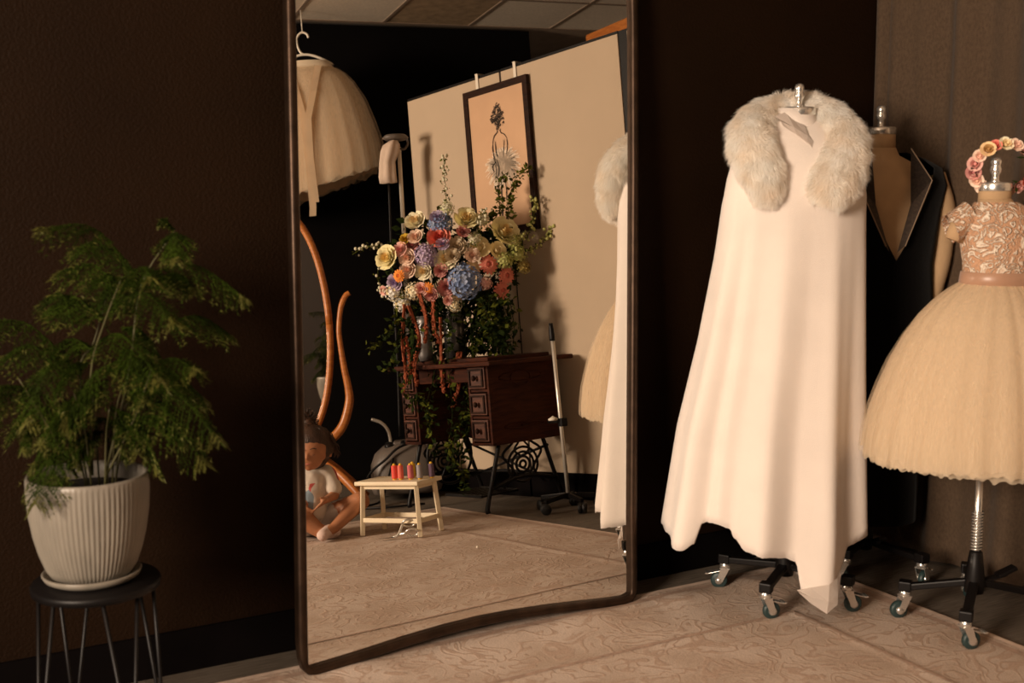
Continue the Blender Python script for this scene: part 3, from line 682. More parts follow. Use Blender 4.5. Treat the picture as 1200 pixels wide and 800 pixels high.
gd = empty('tulle_dress', GF + Vector((0, 0, 1.0)), 'child dress with ivory lace bodice, satin sash and full cream tulle skirt', 'dress')
zg = Vector((0, 0, 1.0))
def ring(z, a, c_, u, n=64, U=UC, D=DC, zo=zg): return [U*(u + a*math.cos(2*PI*j/n)) + D*(c_*math.sin(2*PI*j/n)) + Vector((0, 0, z)) - zo for j in range(n)]
bm = BM(); rings_loft(bm, [ring(*r) for r in ((1.005, .100, .086, .022), (1.03, .097, .084, .022), (1.06, .098, .086, .022), (1.10, .104, .092, .02), (1.15, .112, .090, .018), (1.185, .108, .080, .016), (1.205, .090, .068, .012), (1.220, .066, .058, .008), (1.226, .056, .052, .005))])
for s in (-1, 1):
    rr = []
    for k in range(6):
        q = k/5; c0 = UC*(0.018 + s*(0.085 + 0.052*q)) + Vector((0, 0, 1.190 - 0.040*q)) - zg; rr.append([c0 + DC*(0.050+0.004*q)*math.sin(t) + (UC*s*0.4 + Vector((0, 0, .9)))*(0.040)*math.cos(t) + Vector((0, 0, 0.006*math.sin(t*7)*q)) for t in np.linspace(-PI*0.9, PI*0.9, 28)])
    rings_loft(bm, rr, closed=False)
obj('lace_bodice', bm, M_lace, gd, True)
bm = BM(); rings_loft(bm, [ring(*r) for r in ((0.998, .104, .090, .022), (1.000, .106, .092, .022), (1.032, .102, .089, .022), (1.034, .100, .087, .022))]); obj('sash', bm, M_ribbon, gd, True)
SK = [(1.003, .100), (.985, .128), (.955, .165), (.91, .205), (.85, .245), (.78, .281), (.70, .312), (.63, .334), (.56, .346), (.505, .350)]
def skirt(scale, hem, seed, m, name, par, n=420, amp=0.0065, frame=(UC, DC), cen=(0.02, 0), zo=zg, sk=SK, sq=0.95):
    bm = BM(); rings = []; rows = 26
    U, D = frame
    for i in range(rows+1):
        s = i/rows; z = sk[0][0] + (hem - sk[0][0])*s
        r0 = np.interp(-z, [-q[0] for q in sk], [q[1] for q in sk])*(1 - (1-scale)*min(1, s*2)); rg = []
        for j in range(n):
            a = 2*PI*j/n
            pl = math.sin(a*26 + 3*noise.noise((math.cos(a)*2, math.sin(a)*2, seed))) * 0.5 + noise.noise((math.cos(a)*14, math.sin(a)*14, seed*3.1))*1.1
            big = noise.noise((math.cos(a)*2.2, math.sin(a)*2.2, seed*1.7+5))
            r = r0 + amp*pl*(0.25 + 1.0*s) + 0.014*big*s
            zz = z + (0.012*noise.noise((math.cos(a)*20, math.sin(a)*20, seed)) + 0.02*big)*s**3
            rg.append(U*(cen[0] + r*math.cos(a)) + D*(cen[1] + r*sq*math.sin(a)) + Vector((0, 0, zz)) - zo)
        rings.append(rg)
    rings_loft(bm, rings); return obj(name, bm, m, par)
skirt(.84, .58, 1, M_lining, 'skirt_lining', gd, 200, sq=.86)
for k, (s, h) in enumerate(((.90, .53), (.94, .50), (.975, .51), (1.0, .505))): skirt(s, h, 2+k, M_tulle, 'tulle_layer', gd, sq=.86)
skirt(1.035, .52, 9, M_tulle2, 'tulle_layer', gd, sq=.86)

def rose(r, ca, cb, rnd, layers=4):
    """cupped bloom facing +z: rings of curled petals round a tight heart"""
    bm = BM(); ball(bm, (0, 0, 0), r*0.34, (1, 1, 1.0), 1, 1)
    for L_ in range(layers):
        q = (L_+1)/layers; n = 3 + L_*2; rr = r*(0.30 + 0.62*q); tilt = 0.12 + 0.92*q**1.6
        for k in range(n):
            a0 = 2*PI*(k/n) + L_*0.7 + rnd.uniform(-.2, .2); w = PI/n*1.45
            G = []
            for i in range(4):
                v = i/3; row = []
                for j in range(5):
                    h = (j/4-0.5)*2; a = a0 + w*h*(0.55+0.45*math.sin(PI*min(1, v*.7+.2)))
                    rad_ = rr*(0.28 + 0.72*v*math.sin(tilt) + 0.25*v*v*(q)); z = r*(-0.30 + 0.95*v*math.cos(tilt*0.75)) - abs(h)**2*r*0.12*v
                    row.append(bm.verts.new((rad_*math.cos(a), rad_*math.sin(a), z + rnd.uniform(-1, 1)*r*0.03)))
                G.append(row)
            for i in range(3):
                for j in range(4):
                    f = bm.faces.new((G[i][j], G[i][j+1], G[i+1][j+1], G[i+1][j])); f.smooth = True; f.material_index = 1 if L_ < 2 else 0
    return bm
def daisy(r, rnd):
    bm = BM(); ball(bm, (0, 0, r*0.1), r*0.30, (1, 1, .6), 1, 1)
    for L_ in range(3):
        n = 14
        for k in range(n):
            a = 2*PI*k/n + L_*0.22; rr = r*(1 - .2*L_)*rnd.uniform(.92, 1.05); w = 0.26
            zz = r*(.02 + .13*L_)
            p = [(0.22*r, a, zz), (rr*.65, a-w, zz+.1*r), (rr, a-w*.4, zz+.02*r), (rr, a+w*.4, zz+.02*r), (rr*.65, a+w, zz+.1*r)]
            f = bm.faces.new([bm.verts.new((q*math.cos(b), q*math.sin(b), z)) for q, b, z in p]); f.material_index = 0
    return bm
def cluster(r, rnd, n=42):
    bm = BM()
    for k in range(n):
        z = 1 - 1.5*(k+.5)/n; ph = k*2.39996; s = math.sqrt(max(0, 1-z*z)); d = Vector((s*math.cos(ph), s*math.sin(ph), z)); c = d*r*rnd.uniform(.82, 1.0)
        t = d.orthogonal().normalized(); b = d.cross(t); q = r*rnd.uniform(.15, .24); a0 = rnd.uniform(0, 6)
        for m in range(4):
            a = a0 + m*PI/2; e = (t*math.cos(a) + b*math.sin(a) + d*rnd.uniform(-.1, .8)).normalized(); g = t*math.cos(a+PI/2) + b*math.sin(a+PI/2)
            f = bm.faces.new([bm.verts.new(v) for v in (c, c+e*q*.6+g*q*.45+d*q*.12, c+e*q*1.05+d*q*.05, c+e*q*.6-g*q*.45+d*q*.12)]); f.material_index = k % 3 == 0
    ball(bm, (0, 0, 0), r*.72, sub=1, mi=0); return bm
COL = dict(cream=((.95, .85, .62), (.90, .70, .40)), yellow=((.96, .84, .50), (.92, .70, .32)), blue=((.20, .27, .46), (.34, .40, .56)), lilac=((.56, .44, .58), (.46, .35, .54)), coral=((.85, .27, .20), (.75, .17, .13)), taupe=((.66, .54, .38), (.58, .44, .28)), white=((.97, .93, .86), (.85, .7, .4)), orange=((.95, .30, .05), (.75, .16, .03)), peach=((.95, .66, .36), (.55, .32, .12)), dusty=((.62, .28, .25), (.52, .20, .19)), pink=((.85, .50, .43), (.72, .34, .3)), blush=((.92, .70, .56), (.86, .56, .43)), gold=((.65, .42, .05), (.5, .3, .03)), green=((.50, .50, .18), (.36, .40, .10)), olive=((.30, .22, .06), (.22, .16, .04)), ivory=((.72, .68, .50), (.45, .48, .22)))
PM = {k: [mat('petal_'+k, a, 0.7, var=0.1, scale=40, bump=0.0, spec=.2), mat('heart_'+k, b, 0.7, var=0.1, scale=40, bump=0.0, spec=.2)] for k, (a, b) in COL.items()}
M_leaf = mat('ivy_green', (.016, .026, .004), .9, spec=.1, var=.4, scale=12, bump=0)
M_leafl = mat('leaf_light', (.075, .085, .010), .9, spec=.1, var=.3, scale=12, bump=0)
def face(d): return Vector(d).to_track_quat('Z', 'Y').to_matrix().to_4x4()
crown = empty('floral_wreath', GF + UC*0.005 + DC*0.0 + Vector((0, 0, 1.262)), 'small flower crown of pink and peach blooms resting on the child dress form', 'flower crown')
cc = UC*0.012 + Vector((0, 0, 0.055)); rnd = random.Random(5)
cols = ['blush', 'cream', 'coral', 'peach', 'blush', 'pink', 'dusty', 'blush', 'blush', 'dusty', 'pink', 'blush', 'pink', 'coral', 'dusty', 'peach', 'blush', 'pink']
bm = BM(); tube(bm, [cc + UC*.075*math.cos(a) + Vector((0, 0, .062*math.sin(a))) + DC*.014*math.sin(a) for a in np.linspace(0, 2*PI, 40)], .003, 6, 1); obj('wire_ring', bm, M_leaf, crown)
for k in range(18):
    a = PI/2 - .35 + k*2*PI/18; p = cc + UC*.077*math.cos(a) + Vector((0, 0, .064*math.sin(a) + .002)) + DC*(.014*math.sin(a)+rnd.uniform(-.004, .01)); c_ = cols[k]
    o = obj('bloom', rose(rnd.uniform(.015, .021), 0, 0, rnd, 3), PM[c_], crown); o.matrix_local = Matrix.Translation(p) @ face(DC*1.0 + UC*.6*math.cos(a) + Vector((0, 0, .6*math.sin(a))))
bm = BM()
for k in range(40):
    a = rnd.uniform(0, 2*PI); p = cc + UC*.074*math.cos(a) + Vector((0, 0, .060*math.sin(a))); d = Vector((rnd.uniform(-1, 1), rnd.uniform(-1, 1), rnd.uniform(-1, 1))).normalized()
    s = d.orthogonal().normalized()*.005; bm.faces.new([bm.verts.new(v) for v in (p, p+d*.012+s, p+d*.026, p+d*.012-s)])
o = obj('foliage', bm, M_leaf, crown); o['kind'] = 'stuff'

# ------------------------------------------------------------------ curtain in the corner
ct = empty('linen_curtain', (3.2, 2.6, 2.9), 'floor length brown linen curtain hanging in gathers in the corner', 'curtain')
def curtain_mesh(y0, y1, x0, fn, n):
    bm = BM(); rows = 24; R = []
    for i in range(rows+1):
        z = 2.90 + (0.012-2.90)*i/rows; R.append([Vector((x0 + fn(y, z), y, z)) - ct.location for y in np.linspace(y0, y1, n)])
    rings_loft(bm, R, closed=False); bmesh.ops.solidify(bm, geom=bm.faces[:], thickness=0.004); return bm
def fold(y, z):
    s = (2.9-z)/2.9; q = y + .03*math.sin(z*1.1)
    return (.028*math.sin(q*25) + .016*math.sin(q*43+1) + .02*noise.noise((q*3, z*.5, 2)))*(1 - .35*s) - .02*s
obj('drape', curtain_mesh(3.0, 2.06, 3.235, fold, 200), M_curtain, ct)
def fold2(y, z): return -.035*math.cos((y-3.02)*PI/.075) + .01*math.sin(z*1.3)
bm = curtain_mesh(3.055, 2.985, 3.218, fold2, 24); obj('leading_fold', bm, M_curtain, ct)
bm = BM(); tube(bm, [(0, .44, .02), (0, -.54, .02)], .012, 12, 1); obj('curtain_rail', bm, M_black, ct)

# ================================================================== the far side of the room, seen in the mirror
# pinboard partition
pa = Vector((.168, .986, 0)).normalized(); pn = Vector((-.986, .168, 0)).normalized(); PO = Vector((3.19, -.27, 0))
Rp = Matrix((( pa.x, pn.x, 0), (pa.y, pn.y, 0), (0, 0, 1)))
part = empty('room_partition', PO, 'tall freestanding partition of beige pinboard panels behind the flowers', 'partition')
def pp(s, n_, z): return pa*s + pn*n_ + Vector((0, 0, z))
for a, b in ((.0, .792), (.806, 1.64), (1.70, 2.33)):
    bm = BM(); box(bm, pp((a+b)/2, 0, (2.26+.135)/2), (b-a, .03, 2.26-.135), Rp, .003); obj('panel', bm, M_panel, part)
    bm = BM(); box(bm, pp((a+b)/2, 0, .0675), (b-a, .045, .133), Rp, .002); obj('kick_rail', bm, M_base, part)
    bm = BM(); box(bm, pp((a+b)/2, -.005, 2.268), (b-a, .034, .012), Rp); obj('top_rail', bm, M_black, part)
for a in (.799, 1.67):
    bm = BM(); box(bm, pp(a, -.006, 1.137), (.014 if a < 1 else .056, .03, 2.27), Rp); obj('post', bm, M_black, part)
# picture of a dancer hung on two straps
pic = empty('framed_picture', PO + pp(.77, .03, 1.80), 'dark framed charcoal and white drawing of a dancer hanging on the partition', 'picture')
PW, PH = .505, .80
bm = BM()
for s in (-1, 1):
    box(bm, pa*s*(PW/2-.018), (.036, .026, PH), Rp, .004); box(bm, Vector((0, 0, s*(PH/2-.018))), (PW-.07, .026, .036), Rp, .004)
obj('frame', bm, M_wooddark, pic)
bm = BM(); box(bm, Vector((0, 0, 0)), (PW-.06, .008, PH-.06), Rp); obj('paper', bm, mat('sketch_paper', (.64, .40, .245), .9, var=.07, scale=4, bump=0), pic)
M_ink = mat('charcoal', (.05, .038, .03), 1, bump=0); M_chalk = mat('white_chalk', (.86, .70, .54), 1, var=.12, scale=30, bump=0)
ink = BM(); chk = BM(); rnd = random.Random(11)
# seen in the mirror the image's right is +pa
def stroke(bm, pts, w, off=.0062):
    P = catmull([pa*s + pn*off + Vector((0, 0, z)) for s, z in pts], 5) if len(pts) > 2 else [pa*s + pn*off + Vector((0, 0, z)) for s, z in pts]
    prev = None
    for i, p in enumerate(P):
        t = (P[min(i+1, len(P)-1)] - P[max(i-1, 0)]).normalized(); q = t.cross(pn)*w*(.35 + .65*math.sin(PI*(i+.5)/len(P)))
        cur = (bm.verts.new(p-q), bm.verts.new(p+q))
        if prev: bm.faces.new((prev[0], cur[0], cur[1], prev[1]))
        prev = cur
hx, hz = .005, .225
for k in range(120):
    a = rnd.uniform(0, 2*PI); r = .055*rnd.random()**.6; x = hx + r*.8*math.cos(a); z = hz + r*1.2*math.sin(a)
    stroke(ink, [(x, z), (x+rnd.uniform(-.014, .014), z+rnd.uniform(-.014, .014)), (x+rnd.uniform(-.02, .02), z+rnd.uniform(-.02, .02))], rnd.uniform(.001, .0035))
for l in ([(-.008, .165), (-.008, .145), (-.03, .125), (-.042, .09)], [(.022, .16), (.024, .14), (.05, .125), (.066, .10)], [(-.042, .10), (-.048, .06), (-.040, .01), (-.02, -.03)], [(.066, .10), (.066, .06), (.055, .02)], [(-.026, .10), (-.022, .05), (-.016, .01)], [(.045, .10), (.038, .05), (.032, .01)],
          [(-.03, -.01), (-.06, -.03), (-.045, -.06)], [(-.035, -.02), (-.03, -.06), (-.045, -.09)], [(-.02, -.0), (-.015, -.05), (-.02, -.09)], [(-.02, -.12), (-.03, -.17), (-.025, -.22)], [(.0, -.12), (-.005, -.18), (-.01, -.23)], [(.03, -.12), (.035, -.17), (.028, -.22)], [(-.025, -.22), (-.035, -.28), (-.03, -.34)], [(-.005, -.22), (-.01, -.28), (-.015, -.34)], [(.03, -.22), (.035, -.28), (.03, -.34)]):
    for _ in range(3):
        stroke(ink, [(a_+rnd.gauss(0, .003), z_+rnd.gauss(0, .003)) for a_, z_ in l], rnd.uniform(.0008, .0026), .0068)
for k in range(260):
    a = rnd.uniform(0, 2*PI); r = .150*(.35+.65*rnd.random()**.6); cx, cz_ = .022, -.04
    stroke(chk, [(cx+.015*math.cos(a), cz_+.03), (cx+r*.6*math.cos(a), cz_+r*.45*math.sin(a)+.01), (cx+r*math.cos(a), cz_+r*.80*math.sin(a)-.01)], rnd.uniform(.002, .006), .0056)
for k in range(26):
    a = rnd.uniform(0, 2*PI); r = .10; stroke(ink, [(.022+r*.7*math.cos(a), -.04+r*.6*math.sin(a)), (.022+r*1.05*math.cos(a), -.045+r*.82*math.sin(a))], .0010, .0068)
obj('charcoal_lines', ink, M_ink, pic); obj('chalk_tutu', chk, M_chalk, pic)
for s in (-.15, .15):
    bm = BM(); box(bm, pa*s + pn*-.010 + Vector((0, 0, PH/2+.035)), (.020, .003, .10), Rp); box(bm, pa*s + pn*-.03 + Vector((0, 0, PH/2+.085)), (.020, .05, .003), Rp)
    obj('hanging_strap', bm, M_white, pic)

# treadle sewing table
ta = Vector((-.168, -.986, 0)).normalized(); tb = Vector((.986, -.168, 0)).normalized(); TO = Vector((2.77, .95, 0))
Rt = Matrix(((ta.x, tb.x, 0), (ta.y, tb.y, 0), (0, 0, 1)))
tab = empty('sewing_table', TO, 'antique walnut treadle sewing table with drawers on a black iron base', 'table')
def tp(a, b, z): return ta*a + tb*b + Vector((0, 0, z))
bm = BM(); box(bm, tp(.32, .285, .735), (.80, .57, .022), Rt, .006); box(bm, tp(.34, .30, .755), (.62, .42, .02), Rt, .005); obj('table_top', bm, M_wood, tab)
for a0, a1 in ((0.0, .155), (.56, .69)):
    am = (a0+a1)/2; bm = BM()
    for q in (a0+.008, a1-.008): box(bm, tp(q, .29, .53), (.014, .46, .385), Rt, .002)
    box(bm, tp(am, .515, .53), (a1-a0, .014, .385), Rt); box(bm, tp(am, .29, .345), (a1-a0, .46, .014), Rt)
    for z in (.475, .605): box(bm, tp(am, .075, z), (a1-a0-.02, .02, .012), Rt)
    obj('drawer_case', bm, M_wood, tab)
    for z in (.412, .540, .668):
        bm = BM(); box(bm, tp(am, .05+.02, z), (a1-a0-.034, .040, .104), Rt, .003); d = obj('drawer', bm, M_drawer, tab)
        bm = BM(); ff = a1-a0-.05
        for s in (-1, 1): box(bm, tp(am+s*(ff/2-.006), .046, z), (.010, .008, .088), Rt, .002); box(bm, tp(am, .046, z+s*.040), (ff-.02, .008, .009), Rt, .002)
        obj('drawer_moulding', bm, M_wooddark, d)
        bm = BM(); ball(bm, tp(am, .032, z), .011, (1, 1, 1.3)); obj('knob', bm, M_wooddark, d)
bm = BM(); box(bm, tp(.36, .09, .685), (.40, .02, .075), Rt, .003); obj('apron', bm, M_wood, tab)
# carved relief on the end panel
bm = BM()
for (b, z, w, h) in ((.27, .66, .13, .028), (.27, .655, .06, .045), (.25, .42, .10, .016), (.33, .42, .07, .010)):
    pts = [tp(-.0015, b + w*math.cos(t)*(1+.12*math.cos(4*t)), z + h*math.sin(t)*(1+.2*math.cos(2*t))) for t in np.linspace(0, 2*PI, 26)]
    tube(bm, pts, .0035, 5, 1)
obj('carving', bm, M_wood, tab)
# iron ends
def iron_end(a):
    bm = BM(); r = .011
    for b0, b1 in ((.12, .02), (.42, .52)):
        tube(bm, [tp(a, b0, .335), tp(a, b0*.6+b1*.4, .22), tp(a, b1, .05), tp(a, b1, .02)], [r, r, r*1.2], 7, 6)
    tube(bm, [tp(a, .05, .13), tp(a, .27, .17), tp(a, .49, .13)], r, 7, 6)
    for rad_, zc_ in ((.10, .225), (.072, .225), (.045, .225), (.02, .225)):
        tube(bm, [tp(a, .27+rad_*math.cos(t), zc_+rad_*.85*math.sin(t)) for t in np.linspace(0, 2*PI, 30)], .0065, 6, 1)
    for s in (-1, 1):
        tube(bm, [tp(a, .27+s*.06, .335), tp(a, .27+s*.13, .28), tp(a, .27+s*.07, .20), tp(a, .27+s*.14, .12)], .007, 6, 6)
        tube(bm, [tp(a, .27+s*.02, .335), tp(a, .27+s*.05, .30), tp(a, .27+s*.015, .27)], .006, 6, 5)
    return bm
for a in (.03, .64): obj('iron_leg', iron_end(a), M_black, tab)
bm = BM(); tube(bm, [tp(.03, .45, .14), tp(.335, .45, .16), tp(.64, .45, .14)], .009, 7, 4); tube(bm, [tp(.03, .45, .30), tp(.64, .45, .12)], .007, 6, 1); tube(bm, [tp(.03, .45, .12), tp(.64, .45, .30)], .007, 6, 1); obj('cross_brace', bm, M_black, tab)
bm = BM()
for k in range(8): box(bm, tp(.20+.038*k, .25, .075), (.008, .24, .010), Rt)
for b in (.13, .37): box(bm, tp(.333, b, .075), (.28, .010, .014), Rt)
obj('treadle', bm, M_black, tab)
bm = BM()
tube(bm, [tp(.59, .27+.15*math.cos(t), .26+.15*math.sin(t)) for t in np.linspace(0, 2*PI, 40)], .008, 6, 1)
for k in range(6): tube(bm, [tp(.59, .27, .26), tp(.59, .27+.15*math.cos(k*PI/3), .26+.15*math.sin(k*PI/3))], .005, 5, 1)
obj('drive_wheel', bm, M_black, tab)

# flower arrangement
FA = Fr((2.85, .45, 0), UR, DR); arr = empty('flower_arrangement', (2.85, .45, .766), 'big loose arrangement of cream, blue, coral and peach blooms with trailing greenery', 'flower arrangement')
fz = Vector((0, 0, .766))
FLOWERS = [(-0.066,1.472,0.048,'rose','cream'),(0.188,1.458,0.057,'rose','yellow'),(0.056,1.45,0.057,'hydrangea','blue'),(0.045,1.477,0.035,'rose','lilac'),(0.045,1.376,0.053,'rose','coral'),(-0.027,1.293,0.057,'hydrangea','lilac'),(0.06,1.34,0.031,'rose','lilac'),(0.125,1.322,0.048,'rose','taupe'),(0.372,1.383,0.07,'rose','yellow'),(0.243,1.313,0.053,'anemone','white'),(0.33,1.293,0.044,'anemone','white'),(0.068,1.269,0.053,'rose','cream'),(-0.046,1.216,0.04,'rose','cream'),(-0.031,1.126,0.031,'daisy','orange'),(0.107,1.094,0.04,'daisy','peach'),(0.2,1.21,0.04,'daisy','peach'),(0.155,1.152,0.083,'hydrangea','blue'),(0.28,1.226,0.048,'daisy','coral'),(0.369,1.167,0.044,'daisy','coral'),(0.341,1.094,0.044,'daisy','coral'),(0.041,1.213,0.031,'rose','dusty'),(0.061,1.128,0.04,'rose','dusty'),(0.065,1.062,0.022,'rose','pink'),(-0.219,1.299,0.057,'rose','yellow'),(-0.119,1.291,0.04,'rose','blush'),(-0.12,1.23,0.04,'rose','blush'),(-0.17,1.203,0.031,'daisy','orange'),(-0.151,1.333,0.035,'rose','pink'),(-0.092,1.36,0.04,'rose','dusty'),(-0.072,1.389,0.035,'rose','blush'),(-0.125,1.384,0.026,'rose','gold'),(-0.207,1.127,0.044,'hydrangea','white'),(-0.168,1.062,0.04,'hydrangea','white'),(-0.19,1.174,0.04,'rose','lilac'),(-0.254,1.139,0.022,'rose','pink'),(-0.102,1.123,0.044,'hydrangea','cream'),(0.166,1.394,0.031,'rose','dusty'),(0.434,1.268,0.048,'hydrangea','green'),(0.366,1.242,0.04,'hydrangea','green'),(0.098,1.037,0.035,'hydrangea','cream'),(0.26,1.131,0.031,'hydrangea','pink'),(0.225,1.358,0.035,'hydrangea','ivory'),(0.104,1.279,0.035,'rose','taupe'),(-0.016,1.099,0.031,'rose','dusty'),(0.46,1.204,0.035,'hydrangea','olive'),(0.271,1.448,0.035,'hydrangea','ivory'),(0.096,1.522,0.035,'hydrangea','ivory'),(0.417,1.335,0.04,'hydrangea','green'),(0.201,1.276,0.035,'rose','blush'),(-0.062,1.129,0.031,'rose','pink')]
NAMES = dict(rose='rose', hydrangea='hydrangea', daisy='zinnia', anemone='anemone')
WORD = dict(cream='cream', yellow='pale yellow', blue='dusty blue', lilac='lilac', coral='coral', taupe='pale taupe', white='white', orange='bright orange', peach='peach', dusty='dusty pink', pink='pink', blush='blush', gold='golden', green='yellow green', olive='olive brown', ivory='ivory')
rnd = random.Random(21)
stems = BM()
for (u, z, r, k, c_) in FLOWERS:
    du, dz = u-.11, z-1.27; dd = .16*math.sqrt(max(0, 1-(du/.42)**2-(dz/.34)**2)) + rnd.uniform(-.015, .015)
    if r < .036: dd += .02
    p = FA(u, dd, z) - fz; nrm = DR*.75 + UR*du*1.6 + Vector((0, 0, dz*1.8+.15))
    if k == 'rose': b = rose(r*1.10, 0, 0, rnd, 5)
    elif k == 'daisy': b = daisy(r*1.08, rnd)
    elif k == 'anemone': b = rose(r, 0, 0, rnd, 2)
    else: b = cluster(r*1.08, rnd, 110 if r > .05 else 56)
    o = obj(NAMES[k], b, PM[c_], arr, label=WORD[c_]+' bloom'); o.matrix_local = Matrix.Translation(p) @ face(nrm)
    tube(stems, [p, (p + FA(.08, 0, .95) - fz)/2 + Vector((0, 0, -.02)), FA(.075, 0, .93) - fz], .0022, 5, 3)
obj('stems', stems, M_leaf, arr)['kind'] = 'stuff'
# leaf mass between the blooms
def leaves(bm, p, n, spread, ln, rnd, mi=0):
    for _ in range(n):
        q = p + Vector((rnd.gauss(0, spread), rnd.gauss(0, spread), rnd.gauss(0, spread))); d = Vector((rnd.uniform(-1, 1), rnd.uniform(-1, 1), rnd.uniform(-1, .8))).normalized()
        l = ln*rnd.uniform(.6, 1.3); s = d.orthogonal().normalized(); s = (s*math.cos(rnd.uniform(0, 6)) + d.cross(s)*math.sin(rnd.uniform(0, 6))).normalized()*l*.3
        u_ = d.cross(s).normalized()*l*.08
        f = bm.faces.new([bm.verts.new(v) for v in (q, q+d*l*.5+s+u_, q+d*l, q+d*l*.5-s+u_)]); f.material_index = mi
bm = BM()
for _ in range(150):
    a = rnd.uniform(0, 2*PI); q = rnd.random()**.5; leaves(bm, FA(.11+.34*q*math.cos(a), rnd.uniform(-.1, .09), 1.26+.24*q*math.sin(a)) - fz, 6, .02, .05, rnd, 0 if rnd.random() < .6 else 1)
for _ in range(170):
    leaves(bm, FA(rnd.uniform(-.16, .36), rnd.uniform(-.12, .06), rnd.uniform(.80, 1.08)) - fz, 6, .02, .05, rnd, 0)
o = obj('foliage', bm, [M_leaf, M_leafl], arr); o['kind'] = 'stuff'
def sprig(pts, nl, ln, m, buds=None, d=0.06, name='sprig', sp=.010):
    P = catmull([FA(u, d, z) - fz for u, z in pts], 8); bm = BM(); tube(bm, P, .0018, 5, 1)
    for i in range(nl): leaves(bm, P[int(i*(len(P)-1)/nl)], 2, sp, ln, rnd)
    o = obj(name, bm, m, arr)
    if buds:
        b = BM()
        for i in range(int(nl*1.3)): ball(b, P[rnd.randrange(len(P))] + Vector((rnd.gauss(0, .012), rnd.gauss(0, .012), rnd.gauss(0, .010))), rnd.uniform(.005, .010), (1, 1, 1.2), 1)
        obj('buds', b, PM[buds][0], o)['kind'] = 'stuff'
sprig([(0.105, 1.46), (0.097, 1.579), (0.098, 1.711), (0.101, 1.808)], 26, .016, M_leafl, 'ivory')
sprig([(0.328, 1.443), (0.365, 1.516), (0.364, 1.618), (0.41, 1.689)], 50, .028, M_leafl)
sprig([(0.405, 1.456), (0.421, 1.556), (0.456, 1.655), (0.545, 1.72)], 60, .028, M_leafl)
sprig([(0.493, 1.349), (0.54, 1.481), (0.541, 1.561)], 26, .016, M_leafl, 'green')
sprig([(0.466, 1.283), (0.525, 1.296), (0.596, 1.353), (0.627, 1.404)], 30, .018, M_leafl, 'green')
sprig([(-0.191, 1.332), (-0.263, 1.364), (-0.328, 1.369), (-0.4, 1.334)], 20, .014, M_leafl, 'ivory')
sprig([(0.16, 1.30), (0.23, 1.37), (0.26, 1.46), (.29, 1.50)], 26, .016, M_leafl, 'ivory', .17)
sprig([(0.30, 1.20), (0.40, 1.25), (0.47, 1.36)], 30, .016, M_leafl, 'green', .12)
sprig([(-0.25, 1.10), (-0.28, 1.20), (-.27, 1.28)], 12, .014, M_leafl, 'ivory', .05)
AM = [[(-0.157, 1.06), (-0.174, 0.873), (-0.175, 0.698), (-0.19, 0.62)], [(-0.136, 1.05), (-0.094, 0.889), (-0.132, 0.738), (-0.122, 0.641)], [(-0.077, 1.108), (-0.051, 0.987), (-0.066, 0.856)], [(-0.013, 1.081), (-0.016, 0.927), (0.004, 0.851)], [(0.019, 0.98), (0.008, 0.727), (0.007, 0.604)], [(0.094, 0.80), (0.057, 0.679), (0.039, 0.627)], [(0.106, 0.80), (0.084, 0.633), (0.049, 0.525)], [(-.16, .90), (-.15, .75), (-.165, .66)]]
M_amar = mat('rust_tassel', (.30, .065, .02), .8, var=.3, scale=60, bump=.3)
for k, s in enumerate(AM):
    bm = BM()
    for q in range(3):
        j = [(rnd.uniform(-.008, .008), rnd.uniform(-.01, .01)) for _ in s]
        tube(bm, [FA(u+a, .16+b, z) - fz for (u, z), (a, b) in zip(s, j)], [.005, .006, .004, .002], 5, 8)
        for _ in range(26):
            i = rnd.randrange(len(s)-1); t = rnd.random(); u = s[i][0]*(1-t)+s[i+1][0]*t; z = s[i][1]*(1-t)+s[i+1][1]*t
            ball(bm, FA(u+rnd.gauss(0, .005), .16+rnd.gauss(0, .006), z) - fz, rnd.uniform(.004, .008), sub=1)
    obj('amaranth_tassel', bm, M_amar, arr)
IV = [[(0.241, 1.061), (0.216, 0.909), (0.177, 0.758), (0.183, 0.603)], [(0.307, 1.056), (0.314, 0.923), (0.328, 0.768)], [(0.372, 1.043), (0.383, 0.896), (0.36, 0.761)], [(0.272, 1.059), (0.249, 0.884), (0.259, 0.769)], [(0.17, 1.001), (0.16, 0.759), (0.112, 0.542), (0.111, 0.366)], [(0.122, 0.74), (0.122, 0.497), (0.069, 0.281), (0.077, 0.104)], [(-0.183, 1.02), (-0.255, 0.902), (-0.324, 0.863)], [(-0.115, 0.9), (-0.169, 0.609), (-0.085, 0.558), (-0.073, 0.425)], [(-0.032, 1.0), (-0.027, 0.73), (-0.088, 0.514), (-0.053, 0.291)], [(-0.191, 0.95), (-0.233, 0.79), (-0.268, 0.74)], [(0.081, 1.0), (0.042, 0.768), (0.043, 0.504), (0.004, 0.287)], [(0.17, 0.85), (0.16, 0.538), (0.058, 0.414), (0.02, 0.219)], [(.30, 1.08), (.28, .93), (.22, .84)], [(.35, 1.06), (.34, .93), (.30, .84)], [(.22, 1.05), (.28, .95), (.30, .80)]]
for k, s in enumerate(IV):
    dd = .15 + .02*(k % 4)
    P = catmull([FA(u, dd, z) - fz for u, z in s], 10); bm = BM(); tube(bm, P, .002, 5, 1)
    for i in range(0, len(P)): leaves(bm, P[i], 3, .014, .036, rnd, 1 if rnd.random() < .35 else 0)
    obj('trailing_vine', bm, [M_leaf, M_leafl], arr)
vs = empty('metal_vase', FA.P + FA(.085, 0, .766), 'tall dull silver cylinder vase holding the flower arrangement', 'vase')
